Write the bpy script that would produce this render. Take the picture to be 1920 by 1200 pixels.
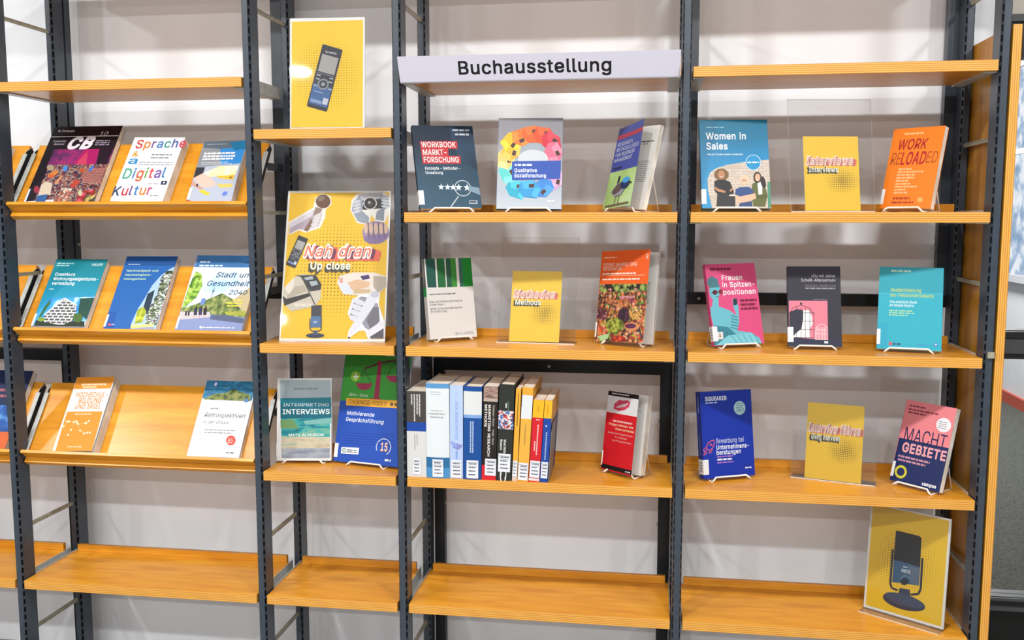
import bpy, math, random
from mathutils import Matrix, Vector
for o in list(bpy.data.objects): bpy.data.objects.remove(o, do_unlink=True)
S = bpy.context.scene; COL = S.collection
rnd = random.Random(7)
R = math.radians

# ------------------------------------------------------------------ camera
FLOOR = 0.0
ZO = 1.16                                   # height of the middle shelf level above the floor
CAM = Vector((0.68483, -2.56604, 0.36206 + ZO)); YAW, PIT = 0.14719, 0.10848
fw = Vector((-math.sin(YAW)*math.cos(PIT), math.cos(YAW)*math.cos(PIT), -math.sin(PIT)))
rt = Vector((math.cos(YAW), math.sin(YAW), 0)); up = rt.cross(fw)
cd = bpy.data.cameras.new('camera'); cam = bpy.data.objects.new('camera', cd); COL.objects.link(cam)
m = Matrix((rt, up, -fw)).transposed().to_4x4(); m.translation = CAM; cam.matrix_world = m
cd.sensor_width = 36; cd.lens = 1777.03/1920*36; cd.clip_start = 0.05; cd.clip_end = 60
S.camera = cam
# ------------------------------------------------------------------ world, exposure, lamps
w = bpy.data.worlds.new('world'); S.world = w; w.use_nodes = True
w.node_tree.nodes['Background'].inputs[0].default_value = (0.93, 0.96, 1.0, 1)
w.node_tree.nodes['Background'].inputs[1].default_value = 0.50
S.view_settings.view_transform = 'Standard'; S.view_settings.look = 'None'
S.view_settings.exposure = 0.2; S.view_settings.gamma = 1.0; S.view_settings.use_curve_mapping = False
CEIL = 2.95
LAMP_W = 24
LAMPS = [(x, y) for y in (-1.4, -3.35, -5.3) for x in (-2.5, -1.3, -0.1, 1.1, 2.3)]
for (x, y) in LAMPS:
    ld = bpy.data.lights.new('ceiling_lamp_light', 'AREA'); ld.shape = 'DISK'; ld.size = 0.17; ld.energy = LAMP_W
    ld.color = (1.0, 0.985, 0.97)
    lo = bpy.data.objects.new('ceiling_lamp_light', ld); COL.objects.link(lo); lo.location = (x, y, CEIL - 0.03)

# ------------------------------------------------------------------ materials
def lin(c): return c/12.92 if c <= 0.04045 else ((c+0.055)/1.055)**2.4
def hx(h):
    h = h.lstrip('#'); return tuple(lin(int(h[i:i+2], 16)/255) for i in (0, 2, 4)) + (1,)
COVER_TONE = 0.80                                  # print reflects a little less than it looks under the lamps
def cover_colour(c): return tuple(x*COVER_TONE for x in c[:3]) + (1,)
MC = {}
def nm(name):
    mt = bpy.data.materials.new(name); mt.use_nodes = True
    return mt, mt.node_tree.nodes, mt.node_tree.links, mt.node_tree.nodes['Principled BSDF']
def mat(h, rough=0.45, metal=0.0, spec=0.28, name='print_'):
    k = (h, rough, metal, spec)
    if k not in MC:
        mt, N, L, b = nm(name + h.lstrip('#'))
        b.inputs['Base Color'].default_value = cover_colour(hx(h)) if name == 'print_' else hx(h); b.inputs['Roughness'].default_value = rough
        b.inputs['Metallic'].default_value = metal; b.inputs['Specular IOR Level'].default_value = spec
        MC[k] = mt
    return MC[k]
def tex(N, L, scale=(1, 1, 1), coord='Object'):
    tc = N.new('ShaderNodeTexCoord'); mp = N.new('ShaderNodeMapping'); mp.inputs['Scale'].default_value = scale
    L.new(tc.outputs[coord], mp.inputs['Vector']); return mp.outputs['Vector']
def ramp(N, L, src, stops, const=False, k=1.0):
    r = N.new('ShaderNodeValToRGB'); e = r.color_ramp.elements
    r.color_ramp.interpolation = 'CONSTANT' if const else 'LINEAR'
    while len(e) < len(stops): e.new(0.5)
    for i, (p, c) in enumerate(stops): e[i].position = p; e[i].color = tuple(x*k for x in hx(c)[:3]) + (1,)
    L.new(src, r.inputs['Fac']); return r.outputs['Color']
def noise_mat(name, stops, scale=8, stretch=(1, 1, 1), detail=4, rough=0.45, bump=0, dist=0.0, spec=0.3):
    if name in MC: return MC[name]
    mt, N, L, b = nm(name); v = tex(N, L, stretch)
    n = N.new('ShaderNodeTexNoise'); n.inputs['Scale'].default_value = scale; n.inputs['Detail'].default_value = detail
    n.inputs['Distortion'].default_value = dist; L.new(v, n.inputs['Vector'])
    L.new(ramp(N, L, n.outputs['Fac'], stops), b.inputs['Base Color'])
    b.inputs['Roughness'].default_value = rough; b.inputs['Specular IOR Level'].default_value = spec
    if bump:
        bp = N.new('ShaderNodeBump'); bp.inputs['Strength'].default_value = bump; bp.inputs['Distance'].default_value = 0.002
        L.new(n.outputs['Fac'], bp.inputs['Height']); L.new(bp.outputs['Normal'], b.inputs['Normal'])
    MC[name] = mt; return mt
def cell_mat(name, cols, scale=60, stretch=(1, 1, 1), rough=0.4, big=6, round_=True):
    """printed photo of many small things: cells of different colours, grouped in patches"""
    if name in MC: return MC[name]
    mt, N, L, b = nm(name); v = tex(N, L, stretch)
    vo = N.new('ShaderNodeTexVoronoi'); vo.inputs['Scale'].default_value = scale; L.new(v, vo.inputs['Vector'])
    n = N.new('ShaderNodeTexNoise'); n.inputs['Scale'].default_value = big; n.inputs['Detail'].default_value = 1; L.new(v, n.inputs['Vector'])
    sp = N.new('ShaderNodeSeparateColor'); L.new(vo.outputs['Color'], sp.inputs[0])
    a = N.new('ShaderNodeMath'); a.operation = 'MULTIPLY_ADD'; L.new(sp.outputs[0], a.inputs[0]); a.inputs[1].default_value = 0.45
    s2 = N.new('ShaderNodeMath'); s2.operation = 'MULTIPLY_ADD'; L.new(n.outputs['Fac'], s2.inputs[0]); s2.inputs[1].default_value = 1.6; s2.inputs[2].default_value = -0.52
    L.new(s2.outputs[0], a.inputs[2])
    k = len(cols); c = ramp(N, L, a.outputs[0], [(i/k, cols[i]) for i in range(k)], True, COVER_TONE)
    if round_:
        mx = N.new('ShaderNodeMix'); mx.data_type = 'RGBA'; mx.blend_type = 'MULTIPLY'; mx.inputs[0].default_value = 0.85
        L.new(c, mx.inputs[6]); L.new(ramp(N, L, vo.outputs['Distance'], [(0.0, '#ffffff'), (0.45, '#d8d8d8'), (0.8, '#403c40')]), mx.inputs[7]); c = mx.outputs[2]
    L.new(c, b.inputs['Base Color']); b.inputs['Roughness'].default_value = rough
    MC[name] = mt; return mt
def brick_mat(name, c1, c2, cm, scale, bw=0.5, rh=0.25, mortar=0.02, stretch=(1, 1, 1), off=0.5):
    if name in MC: return MC[name]
    mt, N, L, b = nm(name); tc = N.new('ShaderNodeTexCoord'); sx = N.new('ShaderNodeSeparateXYZ'); cx = N.new('ShaderNodeCombineXYZ')
    L.new(tc.outputs['Object'], sx.inputs[0]); L.new(sx.outputs[0], cx.inputs[0]); L.new(sx.outputs[2], cx.inputs[1])
    br = N.new('ShaderNodeTexBrick'); L.new(cx.outputs[0], br.inputs['Vector']); br.inputs['Scale'].default_value = scale
    br.inputs['Color1'].default_value = hx(c1); br.inputs['Color2'].default_value = hx(c2); br.inputs['Mortar'].default_value = hx(cm)
    br.inputs['Brick Width'].default_value = bw; br.inputs['Row Height'].default_value = rh; br.inputs['Mortar Size'].default_value = mortar
    br.offset = off
    L.new(br.outputs['Color'], b.inputs['Base Color']); b.inputs['Roughness'].default_value = 0.45; MC[name] = mt; return mt
def grad_mat(name, stops, axis=2, length=0.24, rough=0.42):
    """a colour change on a cover, bottom to top"""
    if name in MC: return MC[name]
    mt, N, L, b = nm(name); tc = N.new('ShaderNodeTexCoord'); sx = N.new('ShaderNodeSeparateXYZ'); L.new(tc.outputs['Object'], sx.inputs[0])
    d = N.new('ShaderNodeMath'); d.operation = 'DIVIDE'; L.new(sx.outputs[axis], d.inputs[0]); d.inputs[1].default_value = length
    L.new(ramp(N, L, d.outputs[0], stops, False, COVER_TONE), b.inputs['Base Color']); b.inputs['Roughness'].default_value = rough; b.inputs['Specular IOR Level'].default_value = 0.28; MC[name] = mt; return mt

def wood_mat(name, stops, stretch, scale=5, rough=0.28):
    mt, N, L, b = nm(name); v = tex(N, L, stretch)
    n = N.new('ShaderNodeTexNoise'); n.inputs['Scale'].default_value = scale; n.inputs['Detail'].default_value = 6; n.inputs['Distortion'].default_value = 0.6
    L.new(v, n.inputs['Vector']); L.new(ramp(N, L, n.outputs['Fac'], stops), b.inputs['Base Color'])
    b.inputs['Roughness'].default_value = rough; b.inputs['Specular IOR Level'].default_value = 0.45; return mt
WOOD = wood_mat('beech_veneer', [(0.28, '#bd7a1c'), (0.5, '#cf8c25'), (0.72, '#d99a31')], (1.2, 9, 9), 4)
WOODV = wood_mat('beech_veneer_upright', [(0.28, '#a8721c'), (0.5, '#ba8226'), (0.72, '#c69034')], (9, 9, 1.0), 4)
def ply_mat(name, axis, pitch, cols):
    mt, N, L, b = nm(name); tc = N.new('ShaderNodeTexCoord'); sx = N.new('ShaderNodeSeparateXYZ'); L.new(tc.outputs['Object'], sx.inputs[0])
    n = N.new('ShaderNodeTexNoise'); n.inputs['Scale'].default_value = 3
    mp = N.new('ShaderNodeMapping'); mp.inputs['Scale'].default_value = (1, 1, 60) if axis == 2 else (60, 1, 1)
    L.new(tc.outputs['Object'], mp.inputs['Vector']); L.new(mp.outputs['Vector'], n.inputs['Vector'])
    a = N.new('ShaderNodeMath'); a.operation = 'MULTIPLY_ADD'; L.new(n.outputs['Fac'], a.inputs[0]); a.inputs[1].default_value = 0.0016; L.new(sx.outputs[axis], a.inputs[2])
    d = N.new('ShaderNodeMath'); d.operation = 'PINGPONG'; L.new(a.outputs[0], d.inputs[0]); d.inputs[1].default_value = pitch/2
    e = N.new('ShaderNodeMath'); e.operation = 'DIVIDE'; L.new(d.outputs[0], e.inputs[0]); e.inputs[1].default_value = pitch/2
    L.new(ramp(N, L, e.outputs[0], [(0.15, cols[0]), (0.5, cols[1]), (0.8, cols[2])]), b.inputs['Base Color']); b.inputs['Roughness'].default_value = 0.4; return mt
PLY = ply_mat('beech_plywood_edge', 2, 0.0052, ('#b67a2c', '#cc9038', '#d8a24a'))
PLYV = ply_mat('beech_plywood_upright_edge', 0, 0.0052, ('#b67a2c', '#cc9038', '#d8a24a'))
STEEL = noise_mat('painted_steel', [(0.3, '#2c3540'), (0.7, '#343e4a')], 30, rough=0.32, spec=0.5)
SLOT = mat('#07090b', 0.7, name='slot_shade_')
ZINC = noise_mat('galvanised_metal', [(0.3, '#9fa29e'), (0.7, '#b4b7b2')], 40, rough=0.35, spec=0.7)
ROD = noise_mat('dull_rod_metal', [(0.3, '#7f7c6c'), (0.7, '#96937f')], 40, rough=0.4, spec=0.6)
PAGES = noise_mat('page_edges', [(0.35, '#c9c0b2'), (0.65, '#e2dbcf')], 20, (1, 1, 1), rough=0.75)
PAGE = mat('#dcdad6', 0.7); WHITE = '#e9eaec'; BLACK = '#141417'
WIRE = mat('#e6ded2', 0.35, name='wire_')
def clear_mat(name, tint=0.97, gl=0.06, alpha=1.0):
    mt, N, L, b = nm(name); N.remove(b); out = N['Material Output']
    t = N.new('ShaderNodeBsdfTransparent'); t.inputs[0].default_value = (tint, tint, tint, 1)
    g = N.new('ShaderNodeBsdfGlossy'); g.inputs['Roughness'].default_value = 0.03
    f = N.new('ShaderNodeFresnel'); f.inputs['IOR'].default_value = 1.49
    a = N.new('ShaderNodeMath'); a.operation = 'MULTIPLY_ADD'; L.new(f.outputs[0], a.inputs[0]); a.inputs[1].default_value = 0.55; a.inputs[2].default_value = gl
    mx = N.new('ShaderNodeMixShader'); L.new(a.outputs[0], mx.inputs[0]); L.new(t.outputs[0], mx.inputs[1]); L.new(g.outputs[0], mx.inputs[2])
    L.new(mx.outputs[0], out.inputs['Surface']); return mt
CLEAR = clear_mat('clear_acrylic', 0.988, 0.004)
CLEAR_EDGE = noise_mat('acrylic_edge', [(0.3, '#b9b4ae'), (0.7, '#dcd8d2')], 20, rough=0.2)
GLASS = clear_mat('window_glass', 0.96, 0.01)

# ------------------------------------------------------------------ mesh helpers
class MB:
    def __init__(s): s.v = []; s.f = []; s.mi = []; s.ms = []; s.map = None
    def mid(s, mt):
        if isinstance(mt, str): mt = mat(mt)
        if mt not in s.ms: s.ms.append(mt)
        return s.ms.index(mt)
    def face(s, pts, mt):
        n = len(s.v); s.v += [tuple(p) for p in pts]; s.f.append(tuple(range(n, n+len(pts)))); s.mi.append(s.mid(mt))
    def box(s, x0, x1, y0, y1, z0, z1, mt, front=None, back=None, left=None, right=None, top=None, bottom=None):
        n = len(s.v)
        s.v += [(x0,y0,z0),(x1,y0,z0),(x1,y1,z0),(x0,y1,z0),(x0,y0,z1),(x1,y0,z1),(x1,y1,z1),(x0,y1,z1)]
        for idx, mm in (((0,1,5,4),front),((2,3,7,6),back),((3,0,4,7),left),((1,2,6,5),right),((4,5,6,7),top),((3,2,1,0),bottom)):
            s.f.append(tuple(n+i for i in idx)); s.mi.append(s.mid(mm or mt))
    def prism(s, prof, x0, x1, mt, cap=None):         # prof: (y,z) list, extruded along x
        n = len(s.v); k = len(prof)
        s.v += [(x0, y, z) for y, z in prof] + [(x1, y, z) for y, z in prof]
        for i in range(k):
            j = (i+1) % k; s.f.append((n+i, n+j, n+k+j, n+k+i)); s.mi.append(s.mid(mt[i] if isinstance(mt, list) else mt))
        c = s.mid(cap or (mt[0] if isinstance(mt, list) else mt))
        s.f.append(tuple(n+i for i in reversed(range(k)))); s.mi.append(c); s.f.append(tuple(n+k+i for i in range(k))); s.mi.append(c)
    def prismz(s, prof, z0, z1, mt):                  # prof: (x,y) list, extruded along z
        n = len(s.v); k = len(prof)
        s.v += [(x, y, z0) for x, y in prof] + [(x, y, z1) for x, y in prof]
        for i in range(k):
            j = (i+1) % k; s.f.append((n+i, n+j, n+k+j, n+k+i)); s.mi.append(s.mid(mt))
        s.f.append(tuple(n+i for i in reversed(range(k)))); s.mi.append(s.mid(mt)); s.f.append(tuple(n+k+i for i in range(k))); s.mi.append(s.mid(mt))
    def tube(s, pts, r, mt, n=8):
        pts = [Vector(p) for p in pts]; rings = []; mi = s.mid(mt); ref = None
        for i, p in enumerate(pts):
            a = pts[max(i-1, 0)]; b = pts[min(i+1, len(pts)-1)]; t = (b-a).normalized()
            if ref is None: ref = Vector((0, 0, 1)) if abs(t.z) < 0.9 else Vector((1, 0, 0))
            e1 = t.cross(ref); e1 = e1.normalized() if e1.length > 1e-4 else t.orthogonal().normalized()
            e2 = t.cross(e1).normalized(); ref = -e2 if abs(e2.dot(ref)) > 0 and e2.dot(ref) < 0 else e2
            rings.append(len(s.v)); s.v += [tuple(p + r*(math.cos(2*math.pi*k/n)*e1 + math.sin(2*math.pi*k/n)*e2)) for k in range(n)]
        for q in range(len(rings)-1):
            A, B = rings[q], rings[q+1]
            for k in range(n): s.f.append((A+k, A+(k+1) % n, B+(k+1) % n, B+k)); s.mi.append(mi)
        s.f.append(tuple(rings[0]+k for k in reversed(range(n)))); s.mi.append(mi)
        s.f.append(tuple(rings[-1]+k for k in range(n))); s.mi.append(mi)
    def cyl(s, c, r, h, mt, n=24, axis=2):
        a = [0, 0, 0]; a[axis] = h/2; c = Vector(c); s.tube([c-Vector(a), c+Vector(a)], r, mt, n)
    def build(s, name, parent=None, mw=None, bevel=0, smooth=False):
        me = bpy.data.meshes.new(name); me.from_pydata(s.v, [], s.f)
        for x in s.ms: me.materials.append(x)
        me.polygons.foreach_set('material_index', s.mi)
        if smooth: me.polygons.foreach_set('use_smooth', [True]*len(s.f))
        me.update()
        o = bpy.data.objects.new(name, me); COL.objects.link(o)
        if parent: o.parent = parent
        if mw is not None: o.matrix_local = mw
        if bevel:
            b = o.modifiers.new('bevel', 'BEVEL'); b.width = bevel; b.segments = 2; b.limit_method = 'ANGLE'; b.harden_normals = False
        return o
def tag(o, label=None, cat=None, group=None, kind=None):
    if label: o['label'] = label
    if cat: o['category'] = cat
    if group: o['group'] = group
    if kind: o['kind'] = kind
    return o
def empty(name, mw, label, cat, group=None):
    o = bpy.data.objects.new(name, None); o.empty_display_size = 0.05; COL.objects.link(o)
    o.matrix_world = mw if isinstance(mw, Matrix) else Matrix.Translation(mw)
    return tag(o, label, cat, group)
def dup(root, label, group=None, loc=None):
    r = root.copy(); COL.objects.link(r)
    if loc is not None: r.location = loc
    r['label'] = label
    if group: r['group'] = group
    for ch in list(root.children):
        c = ch.copy(); COL.objects.link(c); c.parent = r
        for g in list(ch.children):
            d = g.copy(); COL.objects.link(d); d.parent = c
    return r

# letter outlines: advance, then closed outlines as x, y, x, y, ... in 1/400 of the letter size
GLYPH = {
'&': (179, (79, -3, 60, -1, 44, 5, 31, 13, 22, 25, 16, 38, 14, 53, 15, 65, 19, 76, 25, 85, 34, 94, 56, 112, 86, 134, 95, 141, 99, 145, 102, 150, 104, 156, 105, 162, 103, 171, 98, 178, 91, 183, 81, 184, 73, 184, 67, 181, 62, 177, 58, 172, 56, 166, 55, 160, 56, 152, 58, 145, 62, 138, 67, 131, 82, 114, 175, 0, 146, 0, 69, 93, 48, 117, 41, 127, 35, 138, 31, 148, 30, 159, 32, 172, 36, 183, 44, 193, 54, 200, 66, 204, 80, 205, 94, 204, 106, 200, 116, 193, 123, 184, 128, 173, 129, 162, 129, 153, 126, 145, 122, 137, 117, 130, 110, 123, 102, 117, 62, 87, 51, 78, 44, 70, 40, 61, 39, 52, 40, 43, 44, 35, 50, 28, 57, 23, 67, 20, 77, 19, 89, 20, 100, 24, 111, 30, 120, 38, 128, 48, 134, 61, 138, 74, 140, 90, 163, 90, 162, 72, 159, 57, 154, 46, 148, 37, 138, 25, 133, 19, 122, 9, 108, 3, 94, -1)),
'+': (181, (79, 14, 79, 145, 102, 145, 102, 14), (25, 69, 25, 90, 156, 90, 156, 69)),
',': (75, (15, -48, 27, 28, 55, 28, 34, -48)),
'-': (181, (135, 98, 135, 75, 46, 75, 46, 98)),
'.': (75, (38, -2, 31, 0, 25, 4, 21, 9, 20, 16, 21, 23, 25, 29, 31, 33, 38, 35, 45, 33, 51, 29, 55, 23, 56, 16, 55, 9, 51, 4, 45, 0)),
'/': (100, (94, 213, 28, -31, 6, -31, 71, 213)),
'0': (181, (91, -3, 70, 0, 52, 10, 38, 25, 28, 45, 24, 58, 21, 71, 20, 86, 19, 102, 20, 117, 21, 132, 24, 146, 28, 158, 38, 179, 52, 194, 70, 203, 91, 206, 112, 203, 129, 194, 143, 179, 154, 158, 157, 146, 160, 132, 162, 117, 162, 102, 162, 86, 160, 71, 157, 58, 154, 45, 143, 25, 129, 10, 112, 0), (91, 20, 104, 22, 116, 29, 125, 41, 132, 57, 136, 78, 138, 102, 136, 126, 132, 146, 125, 162, 116, 174, 104, 181, 91, 184, 77, 181, 65, 174, 56, 162, 49, 146, 45, 126, 44, 102, 45, 78, 49, 57, 56, 41, 65, 29, 77, 22)),
'1': (181, (31, 0, 31, 22, 156, 22, 156, 0), (110, 203, 110, 0, 85, 0, 85, 179, 34, 143, 34, 171, 79, 203)),
'2': (181, (26, 0, 26, 19, 94, 91, 113, 113, 120, 122, 124, 131, 127, 139, 128, 149, 127, 159, 123, 167, 117, 174, 109, 180, 100, 183, 89, 184, 78, 183, 69, 179, 61, 173, 56, 165, 52, 156, 51, 145, 26, 145, 28, 162, 34, 177, 44, 189, 57, 198, 73, 204, 90, 206, 107, 204, 122, 199, 135, 190, 144, 178, 150, 164, 152, 149, 151, 138, 148, 127, 143, 116, 134, 103, 107, 72, 61, 24, 156, 23, 156, 0)),
'3': (181, (87, -3, 69, -1, 53, 4, 39, 12, 28, 23, 21, 37, 17, 53, 44, 53, 46, 43, 51, 35, 57, 28, 66, 24, 76, 21, 87, 20, 99, 21, 110, 24, 119, 30, 126, 37, 130, 47, 132, 58, 130, 69, 126, 78, 120, 87, 110, 93, 97, 98, 80, 99, 63, 99, 63, 120, 115, 179, 28, 181, 28, 203, 149, 203, 149, 184, 85, 111, 85, 116, 105, 115, 123, 110, 138, 101, 148, 89, 155, 74, 157, 58, 155, 41, 148, 26, 137, 14, 123, 5, 107, -1)),
'4': (181, (16, 42, 16, 63, 99, 203, 124, 203, 43, 66, 165, 65, 165, 42), (113, 0, 113, 48, 113, 58, 113, 127, 137, 127, 137, 0)),
'5': (181, (88, -3, 71, -1, 56, 4, 43, 13, 33, 24, 27, 37, 24, 52, 49, 52, 51, 43, 55, 36, 61, 29, 69, 24, 78, 21, 88, 20, 100, 21, 110, 26, 119, 33, 126, 42, 130, 53, 131, 65, 130, 77, 125, 88, 119, 98, 110, 105, 99, 109, 87, 111, 77, 110, 67, 107, 58, 103, 51, 98, 27, 101, 38, 203, 147, 203, 147, 181, 60, 181, 54, 121, 62, 126, 71, 130, 81, 133, 92, 133, 105, 132, 118, 128, 129, 122, 138, 114, 146, 104, 152, 92, 155, 79, 156, 65, 154, 47, 148, 30, 137, 17, 123, 6, 107, -1)),
'6': (181, (91, -3, 73, -1, 57, 6, 44, 16, 34, 30, 28, 46, 25, 65, 27, 80, 32, 96, 41, 114, 55, 136, 101, 203, 129, 203, 60, 104, 62, 110, 66, 115, 72, 119, 78, 123, 86, 125, 94, 126, 111, 124, 126, 118, 139, 108, 148, 96, 154, 81, 156, 63, 153, 45, 147, 29, 137, 16, 124, 6, 108, -1), (91, 19, 102, 21, 111, 25, 120, 32, 126, 41, 130, 51, 131, 63, 130, 75, 126, 85, 120, 94, 111, 101, 102, 105, 91, 106, 79, 105, 70, 101, 61, 94, 55, 86, 51, 75, 50, 63, 51, 51, 55, 41, 61, 32, 70, 25, 79, 21)),
'7': (181, (39, 0, 129, 179, 25, 181, 25, 203, 156, 203, 156, 179, 66, 0)),
'8': (181, (91, -3, 71, -1, 54, 5, 40, 13, 30, 25, 23, 38, 21, 54, 22, 67, 26, 78, 32, 88, 40, 96, 50, 102, 61, 106, 48, 113, 37, 123, 30, 137, 28, 152, 30, 167, 36, 180, 46, 191, 58, 199, 73, 204, 91, 206, 107, 204, 122, 199, 135, 191, 145, 180, 151, 167, 153, 152, 150, 137, 144, 123, 133, 113, 120, 107, 131, 102, 140, 96, 149, 88, 155, 78, 159, 67, 160, 54, 158, 38, 151, 25, 141, 13, 127, 5, 110, -1), (91, 20, 103, 21, 114, 24, 123, 29, 129, 37, 133, 45, 135, 55, 133, 66, 129, 75, 122, 83, 113, 89, 102, 93, 91, 94, 78, 93, 68, 89, 59, 83, 52, 75, 48, 66, 46, 55, 48, 45, 52, 37, 58, 29, 67, 24, 78, 21), (91, 116, 101, 117, 110, 120, 117, 125, 123, 132, 126, 141, 128, 150, 127, 160, 123, 168, 117, 175, 110, 180, 101, 183, 91, 184, 80, 183, 71, 180, 63, 175, 58, 168, 54, 160, 53, 150, 54, 141, 58, 132, 64, 125, 71, 120, 80, 117)),
'9': (181, (90, 206, 108, 204, 124, 198, 137, 187, 147, 174, 153, 157, 156, 139, 154, 124, 149, 108, 140, 90, 126, 67, 80, 0, 52, 0, 121, 99, 120, 93, 115, 88, 109, 84, 103, 81, 95, 79, 87, 78, 70, 80, 55, 86, 42, 95, 33, 108, 27, 123, 25, 141, 28, 159, 34, 175, 44, 188, 57, 198, 73, 204), (90, 184, 79, 183, 70, 178, 61, 172, 55, 163, 51, 152, 50, 141, 51, 129, 55, 118, 61, 109, 70, 103, 79, 99, 90, 97, 102, 99, 111, 103, 120, 109, 126, 118, 130, 128, 131, 140, 130, 152, 126, 163, 120, 172, 112, 178, 102, 183)),
'A': (192, (7, 0, 81, 203, 110, 203, 185, 0, 158, 0, 115, 121, 106, 149, 93, 191, 98, 191, 85, 148, 76, 121, 34, 0), (44, 57, 44, 79, 148, 79, 148, 57)),
'B': (182, (24, 0, 24, 203, 96, 203, 116, 202, 132, 196, 144, 188, 152, 177, 158, 164, 159, 150, 158, 138, 155, 128, 149, 120, 143, 114, 135, 110, 126, 107, 136, 103, 145, 98, 154, 91, 161, 81, 166, 69, 167, 54, 165, 40, 160, 27, 151, 16, 138, 7, 120, 2, 99, 0), (50, 23, 98, 23, 118, 25, 132, 32, 140, 42, 142, 55, 141, 65, 137, 74, 131, 81, 122, 87, 112, 91, 99, 92, 50, 92), (50, 114, 95, 114, 106, 115, 115, 118, 123, 124, 129, 131, 133, 139, 134, 149, 132, 161, 125, 172, 113, 178, 96, 181, 50, 181)),
'C': (204, (107, -3, 94, -2, 82, 0, 71, 4, 60, 10, 50, 17, 42, 25, 34, 35, 28, 46, 23, 58, 19, 72, 17, 86, 16, 102, 17, 117, 19, 132, 23, 145, 28, 157, 34, 168, 42, 178, 50, 186, 60, 193, 71, 199, 82, 203, 94, 205, 107, 206, 122, 205, 136, 202, 149, 196, 161, 188, 171, 179, 179, 167, 185, 154, 189, 139, 163, 139, 160, 149, 156, 158, 150, 165, 143, 171, 135, 176, 126, 180, 117, 182, 107, 182, 89, 180, 73, 173, 60, 161, 50, 146, 44, 126, 41, 102, 44, 78, 50, 58, 60, 42, 74, 31, 89, 24, 107, 21, 117, 22, 126, 24, 135, 27, 143, 32, 150, 38, 156, 46, 160, 54, 163, 64, 189, 64, 185, 49, 179, 36, 171, 25, 161, 15, 149, 7, 136, 2, 122, -2)),
'D': (201, (88, 0, 38, 0, 38, 23, 86, 23, 109, 25, 127, 32, 141, 44, 152, 60, 158, 79, 160, 102, 158, 125, 152, 144, 142, 160, 128, 171, 110, 178, 88, 181, 37, 181, 37, 203, 90, 203, 104, 203, 118, 200, 130, 197, 141, 191, 160, 177, 173, 156, 178, 145, 182, 131, 184, 117, 185, 102, 184, 87, 182, 73, 178, 59, 173, 47, 167, 37, 159, 27, 150, 19, 140, 12, 129, 7, 116, 3, 102, 1), (50, 203, 50, 0, 24, 0, 24, 203)),
'E': (167, (24, 0, 24, 203, 149, 203, 149, 181, 50, 181, 50, 114, 142, 114, 142, 91, 50, 91, 50, 23, 150, 23, 150, 0)),
'F': (164, (24, 0, 24, 203, 148, 203, 148, 181, 50, 181, 50, 111, 138, 111, 138, 88, 50, 88, 50, 0)),
'G': (208, (107, -3, 94, -2, 82, 0, 70, 4, 60, 10, 50, 17, 41, 25, 34, 35, 28, 46, 23, 58, 19, 72, 17, 86, 16, 102, 17, 117, 19, 132, 23, 145, 28, 157, 34, 168, 41, 178, 50, 186, 60, 193, 70, 199, 81, 203, 93, 205, 106, 206, 122, 205, 136, 201, 149, 196, 161, 188, 171, 178, 180, 167, 186, 154, 190, 139, 163, 139, 160, 149, 155, 157, 149, 165, 142, 171, 135, 176, 126, 179, 117, 182, 106, 182, 89, 180, 73, 173, 60, 161, 50, 146, 44, 126, 41, 102, 44, 78, 50, 58, 60, 42, 74, 31, 90, 24, 107, 21, 124, 23, 138, 28, 150, 37, 158, 49, 164, 64, 166, 81, 174, 80, 113, 80, 113, 102, 191, 102, 191, 80, 188, 57, 180, 36, 167, 20, 151, 8, 130, 0)),
'H': (207, (24, 0, 24, 203, 50, 203, 50, 116, 157, 116, 157, 203, 183, 203, 183, 0, 157, 0, 157, 93, 50, 93, 50, 0)),
'I': (120, (12, 0, 12, 23, 47, 23, 47, 181, 12, 181, 12, 203, 108, 203, 108, 181, 73, 181, 73, 23, 108, 23, 108, 0)),
'J': (159, (74, -3, 50, 1, 30, 13, 23, 22, 17, 32, 14, 44, 13, 58, 13, 69, 39, 69, 39, 58, 41, 42, 49, 30, 60, 22, 74, 20, 88, 22, 99, 30, 106, 42, 109, 58, 109, 203, 135, 203, 135, 58, 133, 44, 130, 32, 125, 22, 118, 13, 98, 1)),
'K': (187, (42, 58, 42, 86, 56, 104, 70, 121, 85, 138, 145, 203, 179, 203, 92, 110), (24, 0, 24, 203, 50, 203, 50, 134, 50, 90, 50, 77, 50, 0), (149, 0, 75, 104, 91, 124, 179, 0)),
'L': (157, (24, 0, 24, 203, 50, 203, 50, 23, 144, 23, 144, 0)),
'M': (251, (24, 0, 24, 203, 61, 203, 111, 75, 115, 64, 120, 49, 125, 34, 129, 20, 123, 20, 127, 33, 132, 48, 137, 63, 141, 75, 191, 203, 227, 203, 227, 0, 202, 0, 202, 116, 202, 131, 202, 147, 202, 165, 203, 183, 199, 164, 193, 145, 187, 129, 182, 116, 137, 0, 114, 0, 68, 116, 64, 128, 58, 144, 52, 163, 45, 183, 48, 183, 48, 166, 48, 149, 49, 131, 49, 116, 49, 0)),
'N': (209, (24, 0, 24, 203, 54, 203, 137, 73, 145, 60, 155, 43, 166, 22, 162, 21, 160, 43, 160, 63, 160, 78, 160, 203, 185, 203, 185, 0, 155, 0, 81, 116, 71, 132, 59, 152, 43, 181, 48, 181, 49, 153, 50, 131, 50, 116, 50, 0)),
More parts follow.
